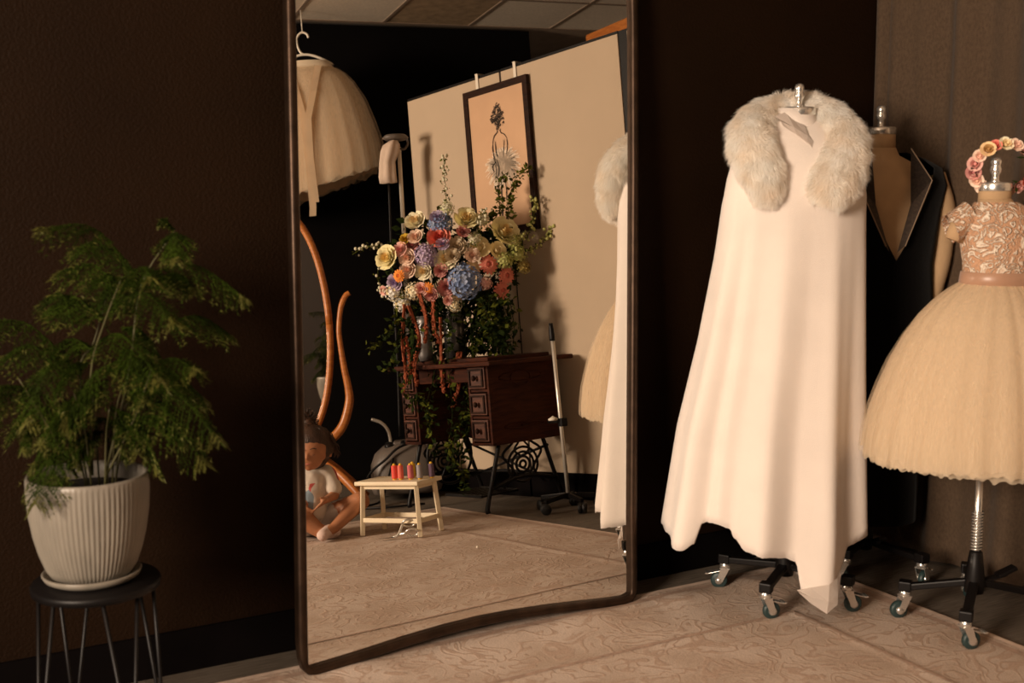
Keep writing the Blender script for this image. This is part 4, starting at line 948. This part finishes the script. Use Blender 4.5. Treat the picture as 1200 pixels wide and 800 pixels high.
bm = BM(); lathe(bm, [(0, 0), (.052, 0), (.055, .005), (.055, .24), (.052, .245), (.050, .235), (.050, .01), (0, .01)], n=32); obj('vessel', bm, mat('pewter', (.20, .19, .19), .3, metal=.8, bump=0), vs, True)
vs = empty('ribbed_vase', FA.P + FA(-.07, .02, .766), 'smaller grey metal vase behind the rust tassels', 'vase')
bm = BM(); lathe(bm, [(0, 0), (.034, 0), (.040, .03), (.036, .12), (.030, .20), (.034, .23), (.030, .225), (0, .1)], n=28); obj('vessel', bm, mat('dull_tin', (.30, .28, .27), .45, metal=.6, bump=0), vs, True)

# rolling hem marker stand
SP = Vector((3.13, 1.10, 0))
t = empty('hem_marker', SP, 'slim aluminium hem marker pole on a black five-wheel base by the sewing table', 'stand')
dv = Vector((-.012, -.014, 0))
bm = BM(); tube(bm, [(0, 0, .07), dv + Vector((0, 0, .86))], .0095, 10, 1); obj('pole', bm, M_pole, t)
bm = BM(); tube(bm, [dv + Vector((0, 0, .82)), dv + Vector((0, 0, .85)), dv*1.1 + Vector((0, 0, .905))], [.014, .014, .010], 10, 3); obj('handle', bm, M_black, t)
bm = BM(); box(bm, (0, 0, .425), (.035, .035, .04), bev=.004); bar(bm, (0, 0, .43), -UR*.07 + Vector((0, 0, .43)), .016, .012); obj('clamp', bm, M_black, t)
bm = BM(); lathe(bm, [(0, .437), (.022, .437), (.024, .445), (.010, .452), (0, .460)], c=(-UR*.045)[:], n=16); obj('chalk_holder', bm, M_white, t)
for k in range(5):
    a = 0.5 + k*2*PI/5; e = Vector((math.cos(a), math.sin(a), 0)); bm = BM(); bar(bm, e*.01 + Vector((0, 0, .075)), e*.15 + Vector((0, 0, .06)), .018, .022, .003); box(bm, (0, 0, .07), (.03, .03, .03)) if k == 0 else None
    obj('base_arm', bm, M_black, t)
    bm = BM(); Mx = Matrix.Translation(e*.15 + Vector((0, 0, .026))) @ Matrix.Rotation(a+.6, 4, 'Z') @ Matrix.Rotation(PI/2, 4, 'X')
    lathe(bm, [(0, -.020), (.022, -.020), (.026, -.016), (.026, -.003), (.012, 0), (.026, .003), (.026, .016), (.022, .020), (0, .020)], n=20, M=Mx); obj('wheel', bm, M_blackrub, t)

# garment steamer
S0 = Vector((2.93, -.17, 0)); FS = Fr(S0, UR, DR)
t = empty('garment_steamer', S0, 'grey wheeled garment steamer with tall white pole and hanging mitt', 'steamer')
bm = BM(); sec = [(.04, .19, .15), (.07, .20, .16), (.2, .195, .155), (.26, .17, .14), (.30, .12, .11), (.315, .06, .07)]
rr = []
for z, a, b in sec:
    rg = []
    for j in range(36):
        th = 2*PI*j/36; cx = math.copysign(abs(math.cos(th))**.6, math.cos(th)); cy = math.copysign(abs(math.sin(th))**.6, math.sin(th)); rg.append(FS(a*cx, b*cy, z))
    rr.append(rg)
rings_loft(bm, rr, cap0=True, cap1=True); obj('body', bm, M_grey, t, True)
bm = BM(); box(bm, FS(.06, .0, .30), (.24, .16, .05), Matrix((( UR.x, DR.x, 0), (UR.y, DR.y, 0), (0, 0, 1))), .012); obj('tray', bm, M_grey, t)
for u in (-.085, .0): bm = BM(); lathe(bm, [(0, 0), (.026, 0), (.024, .03), (0, .034)], n=20, M=Matrix.Translation(FS(u, .07, .29)) @ Matrix.Rotation(-.5, 4, 'X')); obj('dial', bm, M_black, t)
bm = BM(); lathe(bm, [(0, 0), (.018, 0), (.016, .07), (0, .075)], n=16, M=Matrix.Translation(FS(.045, .06, .30))); obj('filler_cap', bm, M_white, t)
bm = BM(); tube(bm, [FS(-.075, -.02, .30), FS(-.085, -.02, .38), FS(-.12, -.02, .43), FS(-.175, -.02, .455)], .009, 10, 6); obj('carry_handle', bm, M_pole, t)
bm = BM(); tube(bm, [FS(.05, -.02, .28), FS(.09, -.02, 1.45)], .016, 12, 1); obj('lower_pole', bm, M_grey, t)
bm = BM(); tube(bm, [FS(.088, -.02, 1.42), FS(.10, -.02, 1.97)], .011, 12, 1); obj('upper_pole', bm, M_white, t)
bm = BM(); lathe(bm, [(0, -.012), (.06, -.012), (.078, 0), (.06, .016), (0, .022)], n=28, M=Matrix.Translation(FS(.085, 0, 2.02)) @ Matrix.Diagonal((1, .8, 1, 1))); tube(bm, [FS(.10, 0, 1.96), FS(.13, 0, 1.955), FS(.15, 0, 1.98), FS(.15, 0, 2.01)], .006, 8, 5); obj('hanger_head', bm, M_grey, t, True)
bm = BM(); rr = []
for z, a, b, u in ((2.0, .02, .02, .075), (1.975, .045, .03, .06), (1.94, .05, .035, .05), (1.88, .042, .03, .03), (1.80, .046, .028, .025), (1.765, .046, .026, .028)):
    rr.append([FS(u + a*math.cos(q)*(1+.12*math.sin(5*q)), .035 + b*math.sin(q)*(1+.12*math.sin(5*q)), z) for q in np.linspace(0, 2*PI, 30)[:-1]])
rings_loft(bm, rr, cap0=True, cap1=True); obj('steam_mitt', bm, mat('linen_mitt', (.62, .48, .38), .9), t, True)
bm = BM(); tube(bm, [FS(.03, .03, 1.78), FS(.01, .03, 1.3), FS(.0, .03, .8), FS(-.02, .05, .35)], .006, 8, 6); tube(bm, [FS(-.06, .15, .24), FS(-.10, .22, .12), FS(-.14, .30, .03), FS(-.25, .34, .012), FS(-.10, .42, .012), FS(.1, .40, .012)], .006, 8, 6); obj('hose', bm, M_black, t)
bm = BM(); tube(bm, [FS(.12, .08, .33), FS(-.02, .15, .30), FS(-.10, .165, .24), FS(-.2, .17, .16), FS(-.26, .19, .02)], .007, 8, 6); obj('power_cord', bm, M_black, t)

# cheval mirror
C0 = Vector((2.50, -.25, 0)); FC = Fr(C0, UR, DR); cx0 = -.15
t = empty('cheval_mirror', C0, 'oval cheval mirror in an orange bentwood frame behind the seated child', 'mirror')
def oval(a, b, off, n=72): return [FC(cx0 + a*math.cos(2*PI*j/n), off, 1.0 + b*math.sin(2*PI*j/n) ) for j in range(n)]
bm = BM(); pts = oval(.212, .625, 0) ; tube(bm, pts + [pts[0]], .019, 12, 1); obj('oval_frame', bm, M_orange, t, True)
bm = BM(); bm.faces.new([bm.verts.new(v) for v in oval(.205, .618, .002)]); bm.faces.new([bm.verts.new(v) for v in oval(.205, .618, -.006)][::-1]); bmesh.ops.recalc_face_normals(bm, faces=bm.faces); obj('glass', bm, M_mirror, t)
for s in (1, -1):
    def q(u, d, z): return FC(cx0 + s*(u - cx0), d*1.0, z)
    bm = BM(); tube(bm, [q(.185, 0, 1.165), q(.162, 0, 1.15), q(.132, 0, 1.09), q(.112, 0, .98), q(.112, 0, .9), q(.123, 0, .76), q(.138, 0, .64), (q(.135, 0, .56)), q(.09, 0, .44), q(.01, .0, .365), q(-.08, 0, .33), q(-.15, 0, .32)], [.014, .016, .014, .015, .019, .024, .026, .024, .020], 10, 6, flat=.7)
    obj('bentwood_post', bm, M_orange, t, True)
    bm = BM(); tube(bm, [q(-.15, .02, .30), q(-.07, .05, .285), q(.0, .08, .235), q(.075, .12, .175), q(.155, .17, .085), q(.20, .20, .026)], [.02, .024, .024, .018], 10, 6, flat=.7); obj('leg', bm, M_orange, t, True)
    bm = BM(); tube(bm, [q(-.15, -.02, .30), q(-.05, -.06, .27), q(.06, -.12, .17), q(.18, -.20, .026)], [.02, .022, .018], 10, 6, flat=.7); obj('leg', bm, M_orange, t, True)

# skirt hanging from the ceiling
K0 = Vector((2.85, -.93, 0)); FK = Fr(K0, UR, DR)
hg = empty('clothes_hanger', K0 + Vector((0, 0, 2.74)), 'white plastic hanger hung by a string from the ceiling', 'hanger')
hz0 = Vector((0, 0, 2.74))
bm = BM(); tube(bm, [FK(.035, 0, 2.775) - hz0, FK(.025, 0, 2.80) - hz0, FK(-.005, 0, 2.81) - hz0, FK(-.035, 0, 2.78) - hz0, FK(-.035, 0, 2.73) - hz0, FK(-.02, 0, 2.69) - hz0, FK(.0, 0, 2.675) - hz0], .007, 8, 6); obj('hook', bm, M_white, hg)
bm = BM(); tube(bm, [FK(-.17, 0, 2.60) - hz0, FK(-.08, 0, 2.655) - hz0, FK(0, 0, 2.675) - hz0, FK(.08, 0, 2.655) - hz0, FK(.17, 0, 2.60) - hz0, FK(.08, 0, 2.615) - hz0, FK(-.08, 0, 2.615) - hz0, FK(-.17, 0, 2.60) - hz0], .008, 8, 5); obj('shoulders', bm, M_white, hg)
bm = BM(); tube(bm, [FK(.0, 0, 2.81) - hz0, FK(.0, 0, 2.948) - hz0], .0035, 6, 1); obj('string', bm, M_white, hg)
sk = empty('hanging_tulle_skirt', K0 + Vector((0, 0, 2.46)), 'cream tulle skirt with satin ties hanging on a white hanger by the ceiling', 'skirt')
zk = Vector((0, 0, 2.5))
HS = [(2.635, .15), (2.60, .22), (2.53, .28), (2.42, .34), (2.28, .385), (2.14, .42), (2.0, .44), (1.85, .44)]
def hskirt(scale, seed, m, n=300):
    bm = BM(); rings = []; rows = 24
    for i in range(rows+1):
        s = i/rows; rg = []
        for j in range(n):
            a = 2*PI*j/n; hem = 1.87 + .13*math.cos(a) ; z = 2.635 + (hem-2.635)*s
            r0 = np.interp(-z, [-q[0] for q in HS], [q[1] for q in HS])*scale
            r = r0 + .012*s*(math.sin(a*24 + seed)*.5 + .6*noise.noise((math.cos(a)*12, math.sin(a)*12, seed*2.2)))
            rg.append(FK(r*math.cos(a), r*.50*math.sin(a), z + .03*s*s*noise.noise((math.cos(a)*8, math.sin(a)*8, seed))) - zk)
        rings.append(rg)
    rings_loft(bm, rings); return obj('tulle_layer', bm, m, sk)
hskirt(.86, 1, M_lining); hskirt(.93, 2, M_tulle); hskirt(1.0, 3, M_tulle); hskirt(1.05, 4, M_tulle2)
bm = BM(); rings_loft(bm, [[FK(r*math.cos(a), r*.5*math.sin(a), z) - zk for a in np.linspace(0, 2*PI, 41)[:-1]] for z, r in ((2.60, .20), (2.625, .175), (2.66, .15), (2.665, .145))]); obj('waistband', bm, satin('ivory_band', (.80, .66, .48)), sk, True)
def strip(pts, w, dz=0):
    bm = BM(); prev = None
    for u, d, z in pts:
        cur = (bm.verts.new(FK(u-w, d, z) - zk), bm.verts.new(FK(u+w, d, z) - zk))
        if prev: bm.faces.new((prev[0], cur[0], cur[1], prev[1]))
        prev = cur
    bmesh.ops.solidify(bm, geom=bm.faces[:], thickness=.003); return bm
M_sat = satin('ivory_satin', (.84, .66, .46))
obj('tie', strip([(-.08, .105, 2.62), (-.045, .18, 2.45), (-.01, .215, 2.28), (.0, .23, 2.05), (.005, .235, 1.75), (.0, .235, 1.70)], .020), M_sat, sk)
obj('tie', strip([(.09, .105, 2.62), (.055, .18, 2.45), (.015, .22, 2.28), (.012, .236, 2.05), (.025, .24, 1.78)], .020), M_sat, sk)

# wardrobe behind the partition
t = empty('wardrobe', (4.45, .62, 0), 'tall orange wood wardrobe top showing above the partition', 'wardrobe')
bm = BM(); box(bm, (0, 0, 1.27), (.5, .84, 2.54), bev=.01); obj('carcass', bm, M_wooddark, t)
bm = BM(); box(bm, (0, 0, 2.575), (.56, .90, .07), bev=.012); obj('cornice', bm, M_orange, t)
for s in (-1, 1):
    bm = BM(); box(bm, (-.256, s*.22, 1.2), (.02, .42, 2.3), bev=.006); d = obj('door', bm, M_wooddark, t)
    bm = BM(); ball(bm, (-.275, s*.04, 1.1), .015); obj('knob', bm, M_steel, d)

# little cream stool with thread, scissors and a pearl
Q = [Vector((2.127, .888, 0)), Vector((2.274, 1.192, 0)), Vector((2.418, 1.113, 0)), Vector((2.273, .811, 0))]
cen = sum(Q, Vector())/4; la = (Q[1]-Q[0]).normalized(); lb = Vector((la.y, -la.x, 0)); HLa = .160; HLb = .078
Rs = Matrix(((la.x, -lb.x, 0), (la.y, -lb.y, 0), (0, 0, 1))); TH = .245; RZ = .012
t = empty('white_stool', cen + Vector((0, 0, RZ)), 'low cream painted wooden stool with spread legs on the rug', 'stool')
bm = BM(); box(bm, Vector((0, 0, TH-.009)), (HLa*2+.03, HLb*2+.035, .018), Rs, .004); obj('seat', bm, M_cream, t)
bm = BM()
for s in (-1, 1): box(bm, lb*s*(HLb-.012) + Vector((0, 0, TH-.026)), (HLa*2-.03, .012, .020), Rs); box(bm, la*s*(HLa-.018) + Vector((0, 0, TH-.026)), (.012, HLb*2-.03, .020), Rs)
obj('apron', bm, M_cream, t)
for sa in (-1, 1):
    for sb in (-1, 1):
        bm = BM(); a = la*sa*HLa + lb*sb*(HLb+.004); b = la*sa*(HLa-.012) + lb*sb*(HLb-.010)
        bar(bm, a + Vector((0, 0, .001)), b + Vector((0, 0, TH-.018)), .020, .020, .002); obj('leg', bm, M_cream, t)
for s in (-1, 1):
    bm = BM(); box(bm, lb*s*(HLb) + Vector((0, 0, .070)), (HLa*2-.02, .012, .020), Rs, .002); obj('stretcher', bm, M_cream, t)
    bm = BM(); box(bm, la*s*(HLa-.002) + Vector((0, 0, .070)), (.012, HLb*2-.01, .020), Rs, .002); obj('stretcher', bm, M_cream, t)
M_bob = mat('yellow_bobbin', (.85, .50, .03), .4, bump=0)
def spool(p, col, word):
    o = empty('thread_spool', p, word, 'thread spool', 'spools of thread on the cream stool')
    m = mat('thread', col, .8, var=.06, bump=.6, bscale=30, stretch=(1, 1, 40))
    bm = BM(); lathe(bm, [(0, .006), (.0130, .006), (.0138, .010), (.0128, .060), (.0115, .064), (0, .064)], n=20); obj('thread', bm, m, o)
    bm = BM(); lathe(bm, [(0, 0), (.010, 0), (.0095, .007), (.004, .008), (.004, .062), (.0070, .064), (.0060, .071), (0, .073)], n=16); obj('bobbin', bm, M_bob, o)
top_ = TH + RZ
for (x, y), col, wd in (((0.040, .048), (.85, .10, .075), 'bright coral red thread spool, leftmost on the cream stool'), ((.072, .045), (.82, .17, .12), 'coral pink thread spool beside the bright red one on the stool'), ((.124, .042), (.62, .15, .17), 'dusty rose thread spool, middle one of the row on the stool'), ((.168, .034), (.34, .31, .33), 'pale grey lilac thread spool on the cream stool'), ((.205, -.004), (.15, .09, .14), 'dark plum thread spool at the right end of the stool')):
    spool(cen + la*(x-.035) - lb*(y-.02)*1.0 + Vector((0, 0, top_)), col, wd)
o = spool(cen + la*.060 + lb*.035 + Vector((0, 0, top_)), (.80, .48, .04), 'golden yellow thread spool standing behind the red and pink ones')
# scissors
X0 = Vector((2.175, 1.11, RZ+.004)) ; FX = Fr(X0, UR, DR)
t = empty('fabric_scissors', X0, 'silver fabric scissors lying open-handled on the rug in front of the stool', 'scissors')
bm = BM()
for k, pts in enumerate(([(-.085, .0), (-.02, -.007), (.005, -.004), (.0, .006), (-.02, .004)], [(-.085, .012), (-.02, .016), (.005, .006), (.0, -.004), (-.02, .002)])):
    f = bm.faces.new([bm.verts.new(FX(u, d, .002+.002*k)) for u, d in pts]); 
bmesh.ops.solidify(bm, geom=bm.faces[:], thickness=.0018); obj('blades', bm, M_steel, t)
bm = BM(); lathe(bm, [(0, 0), (.006, 0), (.005, .005), (0, .006)], n=14, M=Matrix.Translation(FX(-.002, .002, .004))); obj('pivot_screw', bm, M_steel, t)
for s, (a, b) in enumerate((((.012, .0), (.082, .018)), ((.012, .006), (.070, -.012)))):
    bm = BM(); c0 = FX(b[0], b[1], .020+.012*s + (.026 if s else 0))
    pts = [c0 + UR*.028*math.cos(q) + DR*.010*math.sin(q) + Vector((0, 0, .017*math.sin(q))) for q in np.linspace(0, 2*PI, 24)]
    tube(bm, pts, .0046, 8, 1); tube(bm, [FX(0, .002, .006), FX(.02, a[1], .012), c0 - UR*.026], .0065, 8, 5); obj('handle', bm, M_steel, t)
t = BM(); ball(t, (0, 0, 0), .006); o = obj('pearl_button', t, M_white); o.location = (2.271, 1.657, .018); tag(o, 'tiny white pearl button lying on the rug', 'button')

# ------------------------------------------------------------------ seated child
CH = Vector((2.0, .70, RZ)); FH = Fr(CH, UR, DR)
def blob(bm, a, b, ra, rb, n=7):
    a = Vector(a); b = Vector(b)
    for i in range(n+1):
        s = i/n; ball(bm, FH(*(a*(1-s)+b*s)), ra*(1-s)+rb*s, sub=2)
def remesh(name, bm, m, parent, vox=.006, smooth=3, label=None):
    me = bpy.data.meshes.new(name); bm.to_mesh(me); bm.free()
    o = bpy.data.objects.new(name, me); link(o)
    md = o.modifiers.new('r', 'REMESH'); md.mode = 'VOXEL'; md.voxel_size = vox; md.use_smooth_shade = True
    ms = o.modifiers.new('s', 'SMOOTH'); ms.iterations = smooth; ms.factor = .5
    dg = bpy.context.evaluated_depsgraph_get(); me2 = bpy.data.meshes.new_from_object(o.evaluated_get(dg))
    o.modifiers.clear(); o.data = me2; me2.name = name; me2.materials.clear(); me2.materials.append(m); o.parent = parent
    for p in me2.polygons: p.use_smooth = True
    if label: o['label'] = label
    return o
kid = empty('person', CH, 'small child with messy bun sitting cross-legged on the rug, head bent down', 'person')
HX, HD, HZ = .008, .060, .415       # head centre
bm = BM()
hip, chest = (-.02, -.03, .075), (-.012, .0, .245)
blob(bm, (-.07, -.03, .07), (.035, -.03, .07), .068, .068); blob(bm, hip, chest, .075, .068); blob(bm, (-.068, 0, .285), (.052, 0, .285), .036, .036)
blob(bm, (-.008, .005, .29), (.0, .02, .345), .032, .030)
# head leaning forward and down
ball(bm, FH(HX, HD-.008, HZ), .082, (1, 1, 1.0), 3)
ball(bm, FH(HX-.008, HD+.028, HZ-.042), .060, (1, 1, 1), 3)
ball(bm, FH(HX-.014, HD+.046, HZ-.080), .024)                      # chin
for s in (-1, 1): ball(bm, FH(HX-.010+s*.030, HD+.048, HZ-.050), .027)   # cheeks
ball(bm, FH(HX-.014, HD+.090, HZ-.040), .011); ball(bm, FH(HX-.014, HD+.083, HZ-.026), .009)   # nose
ball(bm, FH(HX-.014, HD+.072, HZ-.068), .012, (1.5, .8, .6))          # mouth
for s in (-1, 1): ball(bm, FH(HX+s*.078, HD-.002, HZ-.035), .017, (.6, 1, 1.2))   # ears
# arms folded into the lap
for s, sh, el, ha in ((-1, (-.085, .0, .275), (-.115, .05, .175), (-.04, .115, .165)), (1, (.066, .0, .275), (.090, .045, .185), (.052, .115, .175))):
    blob(bm, sh, el, .029, .024); blob(bm, el, ha, .023, .017, 9)
    ha = Vector(ha); ball(bm, FH(*ha), .021, (1, 1, .8))
    for k in range(4):
        f0 = ha + Vector((-s*.006*(k-1.5)*1.6, .012, .006-.008*k)); f1 = f0 + Vector((-s*.016, .018, -.004)); f2 = f1 + Vector((-s*.012, .004, -.012)); blob(bm, f0, f1, .0072, .0068, 5); blob(bm, f1, f2, .0068, .0058, 4)
    blob(bm, ha + Vector((0, .008, .012)), ha + Vector((-s*.014, .028, .016)), .0078, .0065, 5)
# legs crossed: one knee towards us, the other out to the side
blob(bm, (-.055, -.01, .075), (-.052, .125, .112), .062, .052, 10); blob(bm, (-.052, .125, .108), (.02, .135, .045), .048, .032, 9); blob(bm, (.02, .135, .045), (.062, .10, .035), .030, .025)
blob(bm, (.04, -.01, .075), (.205, .045, .150), .060, .045, 12); blob(bm, (.205, .045, .148), (.085, .13, .05), .041, .026, 12); blob(bm, (.085, .13, .05), (.045, .17, .035), .025, .022)
body_ = remesh('body', bm, M_skin, kid, .0055, 4)
# shirt, shorts, socks
bm = BM(); blob(bm, (-.018, -.02, .13), (-.012, .0, .25), .086, .079); blob(bm, (-.072, 0, .283), (.056, 0, .283), .044, .044); blob(bm, (-.02, .035, .125), (-.02, .03, .18), .075, .07)
blob(bm, (-.085, 0, .275), (-.105, .028, .215), .041, .040); blob(bm, (.066, 0, .275), (.088, .028, .215), .041, .040)
M_shirt, tt, bb = nt('printed_tee'); N = tt.nodes; Lk = tt.links
tc = N.new('ShaderNodeTexCoord'); vo = N.new('ShaderNodeTexVoronoi'); vo.inputs['Scale'].default_value = 16; Lk.new(tc.outputs['Object'], vo.inputs['Vector'])
cr = N.new('ShaderNodeValToRGB'); cr.color_ramp.interpolation = 'CONSTANT'; e = cr.color_ramp.elements; e[0].color = (.62, .54, .45, 1); e[1].position = .62; e[1].color = (.55, .10, .09, 1)
x = cr.color_ramp.elements.new(.72); x.color = (.22, .28, .33, 1); x = cr.color_ramp.elements.new(.80); x.color = (.66, .57, .48, 1)
sp = N.new('ShaderNodeSeparateColor'); Lk.new(vo.outputs['Color'], sp.inputs[0]); Lk.new(sp.outputs[0], cr.inputs[0]); Lk.new(cr.outputs[0], bb.inputs['Base Color']); bb.inputs['Roughness'].default_value = .9
remesh('t_shirt', bm, M_shirt, kid, .007, 3, 'cream short-sleeved tee with a red and blue print')
bm = BM(); blob(bm, (-.07, -.03, .075), (.035, -.03, .075), .078, .078); blob(bm, (-.055, -.01, .072), (-.062, .055, .078), .070, .064); blob(bm, (.04, -.01, .075), (.09, .012, .092), .068, .060)
remesh('shorts', bm, M_short, kid, .007, 3, 'pale grey shorts')
for a, b in (((.062, .13, .040), (.040, .185, .030)), ((.045, .115, .030), (.085, .10, .028))):
    bm = BM(); blob(bm, a, b, .031, .027, 8); ball(bm, FH(*b), .029, (1, 1, .9)); remesh('sock', bm, M_sock, kid, .005, 2, 'pale pink ankle sock')
# hair: a shell of strands and a messy bun
hair = BM(); ball(hair, FH(HX, HD-.018, HZ+.016), .089, (1, 1, 1), 3); ball(hair, FH(HX, HD-.04, HZ-.03), .08, (1, 1, 1), 2); ball(hair, FH(HX+.055, HD-.008, HZ-.01), .048, sub=2); ball(hair, FH(HX-.055, HD-.01, HZ), .045, sub=2)
ball(hair, FH(HX-.012, HD-.03, HZ+.105), .034, sub=2)
h_ = remesh('hair', hair, M_hair, kid, .007, 3, 'brown hair in a loose bun'); rnd = random.Random(4)
bm = BM()
for k in range(420):
    a = rnd.uniform(0, 2*PI); el = rnd.uniform(-.35, 1.5); d = Vector((math.cos(a)*math.cos(el), math.sin(a)*math.cos(el), math.sin(el)))
    if d.y > .25 and d.z < .75: continue
    p = Vector((HX, HD-.018, HZ+.012)) + d*.088; q = p + Vector((d.x*.02, d.y*.02-.004, -.045)) + Vector((rnd.gauss(0, .008), rnd.gauss(0, .008), 0)); m3 = (p+q)/2 + d*.012
    tube(bm, [FH(*p), FH(*m3), FH(*q)], [.0028, .0026, .0008], 4, 3, cap=False)
for k in range(90):
    a = rnd.uniform(0, 2*PI); b = rnd.uniform(0, PI); d = Vector((math.cos(a)*math.sin(b), math.sin(a)*math.sin(b), math.cos(b))); p = Vector((HX-.012, HD-.03, HZ+.108)) + d*.032; q = p + Vector((-d.y, d.x, .3)).normalized()*.035 + d*.004
    tube(bm, [FH(*p), FH(*((p+q)/2+d*.012)), FH(*q)], [.0024, .002, .0006], 4, 3, cap=False)
o = obj('loose_strands', bm, M_hair, h_); o['kind'] = 'stuff'
for s in (-1, 1):
    bm = BM(); tube(bm, [FH(HX-.014+s*.016, HD+.080, HZ-.026), FH(HX-.014+s*.028, HD+.080, HZ-.031), FH(HX-.014+s*.040, HD+.070, HZ-.027)], .0022, 5, 4); obj('eyelashes', bm, M_hair, kid)
    bm = BM(); tube(bm, [FH(HX-.014+s*.014, HD+.080, HZ-.006), FH(HX-.014+s*.028, HD+.080, HZ-.001), FH(HX-.014+s*.042, HD+.070, HZ-.006)], .0022, 5, 4); obj('eyebrow', bm, M_hair, kid)
bm = BM(); tube(bm, [FH(HX-.026, HD+.080, HZ-.070), FH(HX-.014, HD+.0835, HZ-.069), FH(HX-.002, HD+.080, HZ-.070)], .0024, 6, 4); obj('lips', bm, mat('lip', (.50, .15, .11), .5, bump=0), kid)
